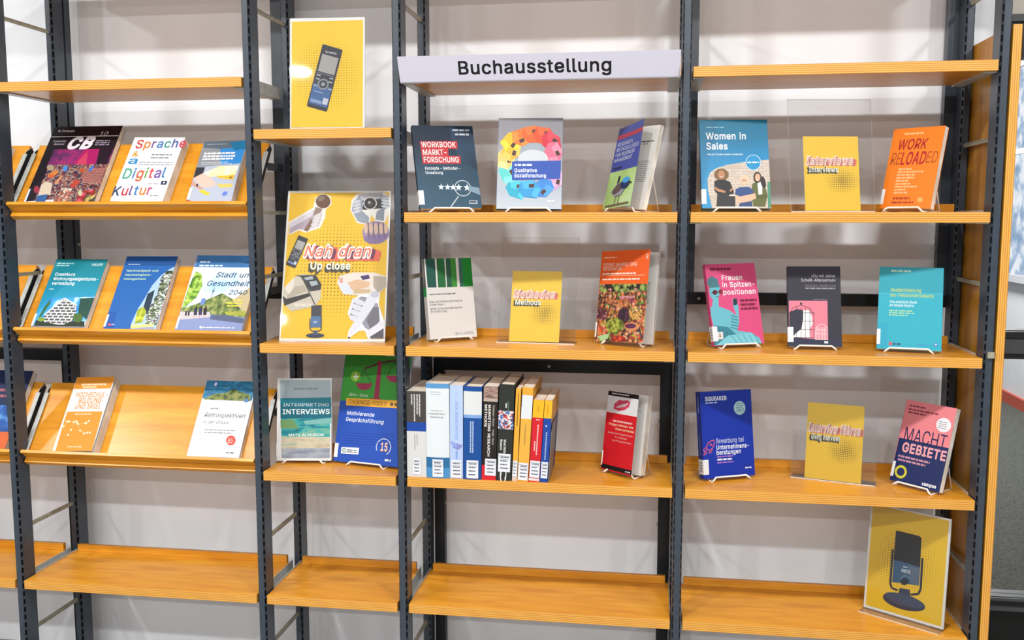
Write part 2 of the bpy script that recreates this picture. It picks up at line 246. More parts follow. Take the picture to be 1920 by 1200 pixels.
'O': (213, (107, -3, 94, -2, 82, 0, 71, 4, 60, 10, 50, 17, 42, 25, 34, 35, 28, 46, 23, 58, 19, 72, 17, 86, 16, 102, 17, 117, 19, 132, 23, 145, 28, 157, 34, 168, 42, 178, 50, 186, 60, 193, 71, 199, 82, 203, 94, 205, 107, 206, 120, 205, 132, 203, 143, 199, 153, 193, 163, 186, 172, 178, 179, 168, 186, 157, 191, 145, 194, 132, 196, 117, 197, 102, 196, 86, 194, 72, 191, 58, 186, 46, 179, 35, 172, 25, 163, 17, 153, 10, 143, 4, 132, 0, 120, -2), (107, 21, 124, 23, 140, 30, 153, 42, 163, 58, 170, 78, 172, 102, 170, 126, 163, 146, 153, 162, 140, 173, 124, 180, 107, 182, 89, 180, 74, 173, 60, 162, 50, 146, 44, 126, 41, 102, 44, 78, 50, 58, 60, 42, 74, 30, 89, 23)),
'P': (178, (24, 0, 24, 203, 94, 203, 116, 201, 133, 195, 146, 185, 156, 172, 162, 156, 163, 139, 162, 122, 156, 106, 146, 93, 133, 83, 116, 76, 94, 74, 44, 74, 44, 97, 93, 97, 107, 98, 119, 102, 127, 109, 133, 117, 137, 128, 138, 139, 137, 150, 133, 161, 127, 169, 119, 175, 107, 179, 93, 181, 50, 181, 50, 0)),
'Q': (213, (98, 64, 125, 64, 148, 34, 153, 26, 187, -19, 160, -19, 138, 11, 132, 18), (107, -3, 94, -2, 82, 0, 71, 4, 60, 10, 50, 17, 42, 25, 34, 35, 28, 46, 23, 58, 19, 72, 17, 86, 16, 102, 17, 117, 19, 132, 23, 145, 28, 157, 34, 168, 42, 178, 50, 186, 60, 193, 71, 199, 82, 203, 94, 205, 107, 206, 120, 205, 132, 203, 143, 199, 153, 193, 163, 186, 172, 178, 179, 168, 186, 157, 191, 145, 194, 132, 196, 117, 197, 102, 196, 86, 194, 72, 191, 58, 186, 46, 179, 35, 172, 25, 163, 17, 153, 10, 143, 4, 132, 0, 120, -2), (107, 21, 124, 23, 140, 30, 153, 42, 163, 58, 170, 78, 172, 102, 170, 126, 163, 146, 153, 162, 140, 173, 124, 180, 107, 182, 89, 180, 74, 173, 60, 162, 50, 146, 44, 126, 41, 102, 44, 78, 50, 58, 60, 42, 74, 30, 89, 23)),
'R': (180, (24, 0, 24, 203, 94, 203, 116, 201, 133, 195, 147, 186, 156, 173, 162, 158, 164, 141, 162, 124, 156, 109, 147, 96, 133, 87, 116, 81, 94, 79, 39, 79, 39, 102, 93, 102, 108, 103, 119, 107, 128, 112, 133, 120, 137, 130, 138, 141, 137, 152, 133, 162, 128, 170, 119, 176, 108, 180, 93, 181, 50, 181, 50, 0), (141, 0, 92, 92, 121, 92, 171, 0)),
'S': (179, (89, -4, 69, -2, 51, 4, 36, 12, 26, 24, 18, 38, 15, 55, 42, 55, 44, 44, 49, 35, 57, 28, 67, 23, 78, 21, 89, 20, 103, 21, 114, 24, 124, 29, 132, 37, 137, 46, 138, 56, 137, 65, 133, 72, 126, 77, 118, 82, 98, 89, 73, 96, 51, 104, 34, 116, 24, 130, 21, 149, 23, 165, 30, 179, 41, 191, 55, 199, 72, 204, 91, 206, 110, 204, 126, 199, 140, 191, 151, 179, 158, 166, 160, 151, 135, 151, 131, 165, 121, 175, 107, 181, 90, 183, 78, 182, 67, 179, 58, 174, 51, 167, 47, 159, 46, 150, 48, 141, 52, 133, 59, 128, 68, 123, 85, 117, 106, 112, 125, 105, 134, 101, 143, 95, 151, 88, 158, 79, 162, 68, 163, 55, 161, 40, 155, 25, 144, 13, 129, 4, 111, -2)),
'T': (179, (13, 181, 13, 203, 167, 203, 167, 181, 103, 181, 103, 0, 77, 0, 77, 181)),
'U': (207, (104, -3, 81, -1, 62, 6, 46, 17, 34, 32, 26, 49, 24, 69, 24, 203, 50, 203, 50, 71, 51, 57, 56, 45, 64, 35, 75, 27, 88, 22, 104, 21, 119, 22, 132, 27, 143, 35, 151, 45, 155, 57, 157, 71, 157, 203, 183, 203, 183, 69, 180, 49, 173, 32, 161, 17, 145, 6, 126, -1)),
'V': (192, (82, 0, 7, 203, 34, 203, 77, 82, 86, 55, 99, 12, 94, 12, 107, 55, 116, 82, 158, 203, 185, 203, 111, 0)),
'W': (274, (62, 0, 7, 203, 33, 203, 65, 78, 70, 58, 75, 37, 79, 16, 76, 16, 80, 37, 85, 58, 90, 78, 122, 203, 152, 203, 185, 78, 190, 58, 194, 37, 199, 16, 195, 16, 200, 37, 204, 58, 209, 78, 241, 203, 268, 203, 212, 0, 182, 0, 147, 129, 141, 157, 134, 190, 140, 190, 134, 158, 127, 129, 92, 0)),
'X': (190, (7, 0, 87, 114, 87, 95, 12, 203, 42, 203, 71, 160, 82, 144, 89, 132, 97, 117, 93, 117, 101, 131, 109, 144, 119, 160, 149, 203, 178, 203, 104, 96, 104, 115, 182, 0, 153, 0, 117, 52, 107, 66, 100, 78, 92, 92, 98, 92, 90, 79, 82, 66, 73, 52, 37, 0)),
'Y': (189, (81, 0, 81, 83, 7, 203, 36, 203, 77, 138, 89, 117, 100, 92, 89, 92, 100, 117, 112, 138, 152, 203, 182, 203, 107, 83, 107, 0)),
'Z': (175, (17, 0, 17, 19, 109, 154, 122, 172, 136, 190, 139, 182, 114, 181, 89, 181, 16, 181, 16, 203, 159, 203, 159, 185, 67, 51, 54, 32, 39, 13, 36, 22, 61, 23, 86, 23, 160, 23, 160, 0)),
'a': (156, (64, -3, 50, -2, 38, 2, 27, 9, 19, 18, 14, 29, 12, 43, 13, 55, 17, 64, 23, 72, 31, 77, 40, 81, 50, 84, 71, 88, 93, 91, 101, 92, 106, 94, 109, 97, 110, 102, 109, 111, 107, 119, 102, 124, 96, 129, 88, 131, 78, 132, 68, 131, 60, 129, 53, 125, 47, 120, 43, 115, 40, 110, 16, 116, 23, 129, 31, 138, 42, 145, 53, 150, 65, 153, 78, 154, 86, 153, 96, 152, 105, 149, 114, 144, 122, 137, 129, 128, 133, 116, 135, 101, 135, 0, 111, 0, 111, 21, 106, 15, 101, 10, 94, 5, 86, 0, 76, -2), (68, 18, 81, 19, 91, 23, 99, 30, 105, 37, 109, 46, 110, 55, 110, 76, 108, 74, 104, 73, 93, 70, 80, 68, 70, 67, 62, 66, 54, 63, 47, 60, 41, 56, 38, 50, 37, 42, 38, 35, 41, 29, 46, 24, 52, 21, 60, 19)),
'b': (170, (92, -3, 79, -2, 69, 2, 61, 7, 55, 12, 47, 23, 45, 0, 21, 0, 21, 203, 45, 203, 45, 128, 55, 138, 61, 144, 69, 149, 79, 153, 92, 154, 110, 151, 125, 144, 138, 133, 148, 117, 154, 98, 156, 76, 154, 53, 148, 34, 138, 18, 125, 6, 110, -1), (88, 19, 101, 21, 112, 26, 120, 35, 126, 47, 130, 60, 131, 76, 130, 91, 126, 104, 120, 116, 112, 125, 101, 130, 88, 132, 75, 130, 64, 125, 56, 116, 50, 105, 46, 92, 45, 76, 46, 60, 50, 46, 56, 35, 65, 26, 75, 21)),
'c': (158, (83, -3, 64, -1, 47, 7, 33, 18, 22, 34, 16, 53, 14, 75, 16, 97, 22, 116, 33, 132, 47, 144, 64, 151, 83, 154, 94, 153, 104, 151, 113, 147, 122, 142, 130, 136, 136, 129, 141, 120, 145, 111, 121, 105, 119, 110, 116, 116, 112, 120, 108, 124, 103, 128, 97, 130, 90, 131, 83, 132, 69, 130, 58, 124, 49, 115, 43, 103, 40, 90, 39, 75, 40, 60, 43, 47, 49, 35, 58, 26, 69, 21, 83, 19, 90, 19, 97, 21, 103, 23, 108, 26, 113, 31, 117, 35, 120, 41, 122, 47, 145, 41, 142, 31, 136, 22, 130, 15, 122, 9, 114, 3, 104, 0, 94, -3)),
'd': (170, (78, -3, 60, -1, 45, 6, 32, 18, 22, 34, 16, 53, 14, 76, 16, 98, 22, 117, 32, 133, 45, 144, 60, 151, 78, 154, 91, 153, 101, 149, 109, 144, 115, 138, 122, 128, 124, 203, 149, 203, 149, 0, 125, 0, 125, 23, 115, 12, 109, 7, 101, 2, 91, -2), (82, 19, 95, 21, 105, 26, 114, 35, 120, 46, 123, 60, 125, 76, 123, 92, 120, 105, 114, 116, 105, 125, 95, 130, 82, 132, 69, 130, 58, 125, 49, 116, 43, 104, 40, 91, 39, 76, 40, 60, 43, 47, 50, 35, 58, 26, 69, 21)),
'e': (162, (85, -3, 64, -1, 47, 7, 33, 18, 22, 34, 16, 53, 14, 75, 16, 97, 22, 116, 32, 132, 46, 144, 63, 151, 82, 154, 94, 153, 106, 150, 118, 144, 128, 136, 136, 126, 143, 113, 147, 97, 148, 78, 148, 68, 30, 68, 30, 88, 135, 88, 124, 81, 123, 95, 119, 107, 113, 118, 105, 126, 95, 130, 82, 132, 69, 130, 59, 125, 50, 118, 44, 108, 40, 97, 38, 84, 38, 71, 40, 55, 44, 42, 51, 32, 60, 25, 72, 20, 85, 18, 94, 19, 101, 21, 108, 24, 114, 29, 119, 35, 122, 42, 146, 36, 141, 25, 134, 16, 125, 8, 113, 2, 100, -2)),
'f': (101, (91, 152, 91, 131, 3, 131, 3, 152), (32, 0, 32, 173, 34, 185, 38, 194, 45, 202, 54, 208, 64, 211, 75, 212, 83, 212, 89, 211, 97, 208, 91, 187, 86, 189, 82, 189, 78, 190, 68, 188, 62, 184, 58, 177, 57, 167, 57, 0)),
'g': (170, (83, -60, 67, -59, 54, -56, 42, -51, 33, -44, 26, -36, 20, -28, 41, -16, 49, -26, 54, -31, 62, -35, 71, -38, 83, -39, 100, -37, 113, -30, 122, -19, 125, -2, 125, 27, 122, 27, 115, 17, 109, 11, 101, 6, 91, 3, 78, 2, 61, 4, 45, 11, 32, 21, 22, 36, 16, 54, 14, 76, 16, 98, 22, 117, 32, 133, 45, 144, 61, 151, 78, 154, 91, 153, 101, 149, 109, 144, 115, 138, 123, 128, 125, 152, 149, 152, 149, -4, 147, -22, 140, -36, 130, -47, 116, -54, 100, -59), (82, 24, 95, 25, 105, 30, 114, 38, 120, 48, 124, 62, 125, 77, 124, 92, 120, 106, 114, 117, 106, 125, 95, 130, 82, 132, 69, 130, 58, 125, 50, 116, 43, 105, 40, 92, 39, 77, 40, 62, 43, 49, 50, 38, 58, 30, 69, 25)),
'h': (164, (45, 91, 45, 0, 21, 0, 21, 203, 45, 203, 45, 115, 41, 115, 49, 133, 61, 145, 75, 152, 91, 154, 105, 152, 118, 147, 128, 139, 136, 128, 141, 114, 143, 96, 143, 0, 118, 0, 118, 94, 116, 110, 109, 122, 98, 129, 84, 132, 74, 130, 64, 127, 57, 121, 51, 113, 47, 103)),
'i': (67, (21, 0, 21, 152, 45, 152, 45, 0), (33, 177, 27, 178, 22, 182, 18, 187, 17, 193, 18, 200, 22, 205, 27, 208, 33, 209, 40, 208, 46, 205, 49, 200, 51, 193, 49, 187, 46, 182, 40, 178)),
'j': (67, (21, 152, 45, 152, 45, -12, 44, -25, 41, -36, 34, -45, 26, -52, 15, -56, 2, -57, -4, -57, -4, -35, 1, -35, 10, -33, 16, -29, 20, -21, 21, -12), (33, 177, 27, 178, 21, 182, 18, 187, 16, 193, 18, 200, 21, 205, 27, 208, 33, 209, 40, 208, 45, 205, 49, 200, 50, 193, 49, 187, 45, 182, 40, 178)),
'k': (152, (44, 55, 44, 85, 48, 85, 114, 152, 144, 152, 74, 80, 71, 80), (21, 0, 21, 203, 45, 203, 45, 0), (118, 0, 59, 74, 76, 91, 149, 0)),
'l': (76, (56, -1, 40, 1, 30, 8, 23, 19, 21, 34, 21, 203, 45, 203, 45, 39, 46, 31, 48, 25, 52, 22, 58, 21, 64, 21, 68, 22, 72, 1, 65, 0)),
'm': (244, (21, 0, 21, 152, 45, 152, 45, 118, 47, 129, 53, 138, 60, 145, 69, 150, 78, 153, 88, 154, 103, 152, 115, 144, 124, 133, 128, 118, 125, 118, 129, 128, 135, 137, 143, 145, 152, 150, 163, 153, 175, 154, 187, 153, 199, 149, 209, 142, 216, 131, 221, 118, 223, 102, 223, 0, 198, 0, 198, 101, 196, 116, 189, 125, 179, 130, 167, 132, 158, 131, 150, 128, 143, 123, 138, 116, 135, 108, 134, 99, 134, 0, 110, 0, 110, 104, 108, 115, 101, 124, 92, 130, 80, 132, 71, 131, 63, 128, 56, 123, 50, 116, 47, 106, 45, 95, 45, 0)),
'n': (164, (45, 91, 45, 0, 21, 0, 21, 152, 45, 152, 45, 115, 41, 115, 49, 133, 61, 145, 75, 152, 91, 154, 105, 152, 118, 147, 128, 139, 136, 128, 141, 114, 143, 96, 143, 0, 118, 0, 118, 94, 116, 110, 109, 122, 98, 129, 84, 132, 74, 130, 64, 127, 57, 121, 51, 113, 47, 103)),
'o': (166, (83, -3, 64, -1, 47, 7, 33, 18, 22, 34, 16, 53, 14, 75, 16, 97, 22, 116, 33, 132, 47, 144, 64, 151, 83, 154, 102, 151, 119, 144, 133, 132, 144, 116, 150, 97, 152, 75, 150, 53, 144, 34, 133, 18, 119, 7, 102, -1), (83, 19, 97, 21, 108, 26, 117, 35, 123, 47, 126, 60, 128, 75, 126, 90, 123, 103, 117, 115, 108, 124, 97, 130, 83, 132, 69, 130, 58, 124, 49, 115, 43, 103, 40, 90, 39, 75, 40, 60, 43, 47, 49, 35, 58, 26, 69, 21)),
'p': (170, (21, -57, 21, 152, 45, 152, 45, 128, 55, 138, 61, 144, 69, 149, 79, 153, 92, 154, 110, 151, 125, 144, 138, 133, 148, 117, 154, 98, 156, 76, 154, 53, 148, 34, 138, 18, 125, 6, 110, -1, 92, -3, 79, -2, 69, 2, 61, 7, 55, 12, 47, 23, 45, -57), (88, 19, 101, 21, 112, 26, 120, 35, 126, 47, 130, 60, 131, 76, 130, 91, 126, 104, 120, 116, 112, 125, 101, 130, 88, 132, 75, 130, 64, 125, 56, 116, 50, 105, 46, 92, 45, 76, 46, 60, 50, 46, 56, 35, 65, 26, 75, 21)),
'q': (170, (149, -57, 124, -57, 124, 23, 115, 12, 109, 7, 101, 2, 91, -2, 78, -3, 60, -1, 45, 6, 32, 18, 22, 34, 16, 53, 14, 76, 16, 98, 22, 117, 32, 133, 45, 144, 60, 151, 78, 154, 91, 153, 101, 149, 109, 144, 115, 138, 123, 128, 125, 152, 149, 152), (82, 19, 95, 21, 105, 26, 114, 35, 120, 46, 123, 60, 125, 76, 123, 92, 120, 105, 114, 116, 105, 125, 95, 130, 82, 132, 69, 130, 58, 125, 49, 116, 43, 104, 40, 91, 39, 76, 40, 60, 43, 47, 50, 35, 58, 26, 69, 21)),
'r': (104, (21, 0, 21, 152, 45, 152, 45, 128, 52, 139, 61, 147, 72, 152, 85, 154, 92, 154, 97, 153, 97, 129, 92, 130, 83, 130, 73, 129, 64, 126, 56, 121, 50, 113, 47, 105, 45, 95, 45, 0)),
's': (146, (73, -3, 58, -2, 45, 1, 34, 7, 25, 15, 18, 25, 14, 38, 38, 43, 42, 32, 50, 24, 60, 20, 73, 18, 87, 20, 98, 25, 105, 32, 107, 41, 106, 48, 102, 54, 95, 59, 85, 62, 60, 68, 42, 74, 29, 83, 21, 95, 19, 110, 21, 122, 26, 133, 35, 141, 46, 148, 60, 152, 75, 154, 89, 153, 102, 149, 112, 143, 120, 136, 126, 126, 130, 116, 107, 111, 103, 119, 97, 126, 88, 131, 75, 133, 62, 131, 52, 127, 46, 120, 43, 111, 45, 103, 50, 97, 57, 93, 69, 89, 92, 84, 110, 77, 122, 69, 130, 57, 132, 43, 131, 30, 125, 19, 116, 10, 104, 3, 89, -2)),
't': (91, (82, 152, 82, 131, 3, 131, 3, 152), (26, 188, 50, 188, 50, 39, 51, 30, 54, 25, 60, 21, 68, 20, 74, 20, 81, 21, 85, 1, 81, 0, 77, -1, 67, -2, 50, 1, 37, 9, 29, 21, 26, 37)),
'u': (164, (73, -2, 59, 0, 46, 4, 36, 12, 28, 23, 23, 38, 21, 56, 21, 152, 45, 152, 45, 58, 48, 42, 55, 30, 66, 23, 80, 20, 90, 21, 100, 25, 107, 31, 113, 39, 117, 49, 118, 61, 118, 152, 143, 152, 143, 0, 119, 0, 119, 37, 123, 37, 114, 19, 103, 7, 89, 0)),
'v': (156, (65, 0, 7, 152, 34, 152, 66, 62, 75, 35, 82, 8, 74, 8, 81, 35, 90, 62, 122, 152, 149, 152, 91, 0)),
'w': (227, (55, 0, 9, 152, 35, 152, 53, 85, 62, 55, 70, 17, 66, 17, 74, 54, 82, 85, 101, 152, 127, 152, 145, 85, 153, 54, 161, 17, 157, 17, 165, 54, 173, 85, 192, 152, 218, 152, 172, 0, 147, 0, 128, 69, 122, 90, 116, 112, 111, 135, 116, 135, 111, 112, 105, 90, 99, 69, 79, 0)),
'x': (151, (8, 0, 69, 87, 68, 68, 11, 152, 40, 152, 59, 122, 72, 101, 83, 82, 70, 82, 81, 101, 93, 122, 113, 152, 141, 152, 83, 67, 83, 86, 143, 0, 115, 0, 92, 34, 80, 54, 69, 73, 82, 73, 71, 54, 59, 34, 37, 0)),
'y': (156, (19, -55, 25, -34, 29, -35, 35, -36, 42, -36, 47, -34, 52, -30, 56, -23, 60, -14, 65, -1, 7, 152, 34, 152, 66, 62, 75, 35, 82, 8, 73, 8, 81, 35, 90, 62, 122, 152, 149, 152, 82, -23, 77, -34, 71, -43, 64, -50, 56, -54, 47, -57, 37, -58, 26, -57, 22, -56)),
'z': (152, (17, 0, 17, 18, 102, 128, 19, 129, 19, 152, 133, 152, 133, 132, 50, 24, 135, 23, 135, 0)),
'«': (161, (67, 20, 13, 84, 67, 148, 95, 148, 42, 84, 95, 20), (123, 20, 69, 84, 123, 148, 151, 148, 97, 84, 151, 20)),
'·': (78, (39, 79, 32, 80, 26, 84, 22, 90, 21, 97, 22, 104, 26, 110, 32, 114, 39, 115, 46, 114, 52, 110, 56, 104, 57, 97, 56, 90, 52, 84, 46, 80)),
'»': (161, (10, 20, 64, 84, 10, 148, 38, 148, 93, 84, 38, 20), (66, 20, 119, 84, 66, 148, 94, 148, 148, 84, 94, 20)),
'Ä': (192, (7, 0, 81, 203, 110, 203, 185, 0, 158, 0, 115, 121, 106, 149, 93, 191, 98, 191, 85, 148, 76, 121, 34, 0), (44, 57, 44, 79, 148, 79, 148, 57), (125, 229, 118, 230, 113, 234, 110, 239, 108, 245, 110, 251, 113, 256, 118, 260, 125, 261, 131, 260, 136, 256, 140, 251, 141, 245, 140, 239, 136, 234, 131, 230), (67, 229, 61, 230, 56, 234, 52, 239, 51, 245, 52, 251, 56, 256, 61, 260, 67, 261, 73, 260, 79, 256, 82, 251, 83, 245, 82, 239, 79, 234, 73, 230)),
'Ø': (213, (107, -3, 94, -2, 82, 0, 71, 4, 60, 10, 50, 17, 42, 25, 34, 35, 28, 46, 23, 58, 19, 72, 17, 86, 16, 102, 17, 117, 19, 132, 23, 145, 28, 157, 34, 168, 42, 178, 50, 186, 60, 193, 71, 199, 82, 203, 94, 205, 107, 206, 120, 205, 132, 203, 143, 199, 153, 193, 163, 186, 172, 178, 179, 168, 186, 157, 191, 145, 194, 132, 196, 117, 197, 102, 196, 86, 194, 72, 191, 58, 186, 46, 179, 35, 172, 25, 163, 17, 153, 10, 143, 4, 132, 0, 120, -2), (107, 21, 124, 23, 140, 30, 153, 42, 163, 58, 170, 78, 172, 102, 170, 126, 163, 146, 153, 162, 140, 173, 124, 180, 107, 182, 89, 180, 74, 173, 60, 162, 50, 146, 44, 126, 41, 102, 44, 78, 50, 58, 60, 42, 74, 30, 89, 23), (43, -6, 25, 6, 170, 210, 188, 197)),
'Ü': (207, (104, -3, 81, -1, 62, 6, 46, 17, 34, 32, 26, 49, 24, 69, 24, 203, 50, 203, 50, 71, 51, 57, 56, 45, 64, 35, 75, 27, 88, 22, 104, 21, 119, 22, 132, 27, 143, 35, 151, 45, 155, 57, 157, 71, 157, 203, 183, 203, 183, 69, 180, 49, 173, 32, 161, 17, 145, 6, 126, -1), (132, 229, 126, 230, 121, 234, 117, 239, 116, 245, 117, 251, 121, 256, 126, 260, 132, 261, 139, 260, 144, 256, 147, 251, 148, 245, 147, 239, 144, 234, 139, 230), (75, 229, 69, 230, 63, 234, 60, 239, 59, 245, 60, 251, 63, 256, 69, 260, 75, 261, 81, 260, 86, 256, 90, 251, 91, 245, 90, 239, 86, 234, 81, 230)),
'ß': (177, (49, 145, 49, 0, 24, 0, 24, 145, 25, 159, 28, 172, 33, 182, 40, 191, 57, 202, 79, 206, 92, 205, 104, 201, 115, 195, 125, 185, 131, 173, 133, 157, 132, 148, 130, 140, 127, 134, 123, 129, 117, 119, 115, 115, 114, 109, 115, 102, 119, 96, 124, 91, 131, 86, 145, 75, 151, 69, 157, 61, 160, 51, 161, 40, 160, 28, 155, 17, 147, 8, 136, 2, 123, -1, 108, -3, 95, -2, 83, 1, 73, 4, 66, 8, 75, 29, 87, 23, 95, 21, 106, 20, 119, 21, 129, 26, 135, 33, 137, 42, 136, 49, 132, 56, 127, 61, 120, 67, 106, 78, 99, 84, 94, 91, 90, 99, 89, 109, 90, 116, 92, 122, 95, 127, 99, 132, 103, 136, 106, 141, 108, 147, 109, 155, 107, 168, 100, 177, 90, 182, 79, 184, 66, 181, 56, 174, 51, 162)),
'ä': (156, (64, -3, 50, -2, 38, 2, 27, 9, 19, 18, 14, 29, 12, 43, 13, 55, 17, 64, 23, 72, 31, 77, 40, 81, 50, 84, 71, 88, 93, 91, 101, 92, 106, 94, 109, 97, 110, 102, 109, 111, 107, 119, 102, 124, 96, 129, 88, 131, 78, 132, 68, 131, 60, 129, 53, 125, 47, 120, 43, 115, 40, 110, 16, 116, 23, 129, 31, 138, 42, 145, 53, 150, 65, 153, 78, 154, 86, 153, 96, 152, 105, 149, 114, 144, 122, 137, 129, 128, 133, 116, 135, 101, 135, 0, 111, 0, 111, 21, 106, 15, 101, 10, 94, 5, 86, 0, 76, -2), (68, 18, 81, 19, 91, 23, 99, 30, 105, 37, 109, 46, 110, 55, 110, 76, 108, 74, 104, 73, 93, 70, 80, 68, 70, 67, 62, 66, 54, 63, 47, 60, 41, 56, 38, 50, 37, 42, 38, 35, 41, 29, 46, 24, 52, 21, 60, 19), (104, 177, 98, 178, 93, 182, 89, 187, 88, 193, 89, 199, 93, 205, 98, 208, 104, 209, 111, 208, 116, 205, 119, 199, 121, 193, 119, 187, 116, 182, 111, 178), (47, 177, 41, 178, 36, 182, 32, 187, 31, 193, 32, 199, 36, 205, 41, 208, 47, 209, 53, 208, 58, 205, 62, 199, 63, 193, 62, 187, 58, 182, 53, 178)),
'ö': (166, (83, -3, 64, -1, 47, 7, 33, 18, 22, 34, 16, 53, 14, 75, 16, 97, 22, 116, 33, 132, 47, 144, 64, 151, 83, 154, 102, 151, 119, 144, 133, 132, 144, 116, 150, 97, 152, 75, 150, 53, 144, 34, 133, 18, 119, 7, 102, -1), (83, 19, 97, 21, 108, 26, 117, 35, 123, 47, 126, 60, 128, 75, 126, 90, 123, 103, 117, 115, 108, 124, 97, 130, 83, 132, 69, 130, 58, 124, 49, 115, 43, 103, 40, 90, 39, 75, 40, 60, 43, 47, 49, 35, 58, 26, 69, 21), (112, 177, 105, 178, 100, 182, 97, 187, 95, 193, 97, 199, 100, 205, 105, 208, 112, 209, 118, 208, 123, 205, 127, 199, 128, 193, 127, 187, 123, 182, 118, 178), (54, 177, 48, 178, 43, 182, 39, 187, 38, 193, 39, 199, 43, 205, 48, 208, 54, 209, 60, 208, 66, 205, 69, 199, 70, 193, 69, 187, 66, 182, 60, 178)),
'ü': (164, (73, -2, 59, 0, 46, 4, 36, 12, 28, 23, 23, 38, 21, 56, 21, 152, 45, 152, 45, 58, 48, 42, 55, 30, 66, 23, 80, 20, 90, 21, 100, 25, 107, 31, 113, 39, 117, 49, 118, 61, 118, 152, 143, 152, 143, 0, 119, 0, 119, 37, 123, 37, 114, 19, 103, 7, 89, 0), (111, 177, 105, 178, 99, 182, 96, 187, 95, 193, 96, 199, 99, 205, 105, 208, 111, 209, 117, 208, 122, 205, 126, 199, 127, 193, 126, 187, 122, 182, 117, 178), (53, 177, 47, 178, 42, 182, 38, 187, 37, 193, 38, 199, 42, 205, 47, 208, 53, 209, 59, 208, 65, 205, 68, 199, 69, 193, 68, 187, 65, 182, 59, 178)),
'–': (140, (140, 98, 140, 75, 0, 75, 0, 98)),
}
TCV = bpy.data.curves.new('lettering', 'CURVE'); TCV.dimensions = '2D'; TCV.fill_mode = 'BOTH'; TCV.resolution_u = 3
TO = bpy.data.objects.new('lettering', TCV); COL.objects.link(TO)
GC = {}
def _area(v):
    n = len(v)//2; return sum(v[2*i]*v[(2*i+3) % (2*n)] - v[(2*i+2) % (2*n)]*v[2*i+1] for i in range(n))/2
def _inside(x, y, v):
    n = len(v)//2; c = False
    for i in range(n):
        x0, y0, x1, y1 = v[2*i], v[2*i+1], v[(2*i+2) % (2*n)], v[(2*i+3) % (2*n)]
        if (y0 > y) != (y1 > y) and x < (x1-x0)*(y-y0)/(y1-y0)+x0: c = not c
    return c
def glyph(ch):
    """advance and a list of filled pieces; pieces of one letter may overlap"""
    if ch in GC: return GC[ch]
    adv, *parts = GLYPH[ch]; outer = [v for v in parts if _area(v) < 0]; holes = [v for v in parts if _area(v) >= 0]; pieces = []
    for o in outer:
        TCV.splines.clear()
        for v in [o] + [h for h in holes if _inside(h[0], h[1], o)]:
            n = len(v)//2; sp_ = TCV.splines.new('POLY'); sp_.points.add(n-1); sp_.use_cyclic_u = True
            for k in range(n): sp_.points[k].co = (v[2*k]/400, v[2*k+1]/400, 0, 1)
        dg = bpy.context.evaluated_depsgraph_get(); dg.update()
        me = bpy.data.meshes.new_from_object(TO.evaluated_get(dg))
        pieces.append(([(p.co.x, p.co.y) for p in me.vertices], [tuple(p.vertices) for p in me.polygons])); bpy.data.meshes.remove(me)
    GC[ch] = (adv/400, pieces); return GC[ch]
TCACHE = {}
def glyphs(s, off=0.0, shear=0.0):
    k = (s, off, shear)
    if k in TCACHE: return TCACHE[k]
    x = 0.0; vs = []; fs = []
    for ch in s:
        if ch == ' ': x += 0.26; continue
        a, pieces = glyph(ch); z = 0
        m_ = 1 if off <= 0.004 else (4 if off < 0.03 else 10)      # heavier strokes: the outline set several times around a small circle
        for c in range(m_):
            dx, dy = (0, 0) if m_ == 1 else (off*math.cos(2*math.pi*(c+0.5)/m_), off*math.sin(2*math.pi*(c+0.5)/m_))
            for gv, gf in pieces:
                n = len(vs); vs += [(x+p+dx+shear*(q+dy), q+dy, z*1.6e-6) for p, q in gv]; fs += [tuple(n+i for i in f) for f in gf]; z += 1
        x += a + 1.2*max(off, 0)
    TCACHE[k] = (vs, fs); return vs, fs
_h, _ = glyphs('H'); CAPH = max(v[1] for v in _h)

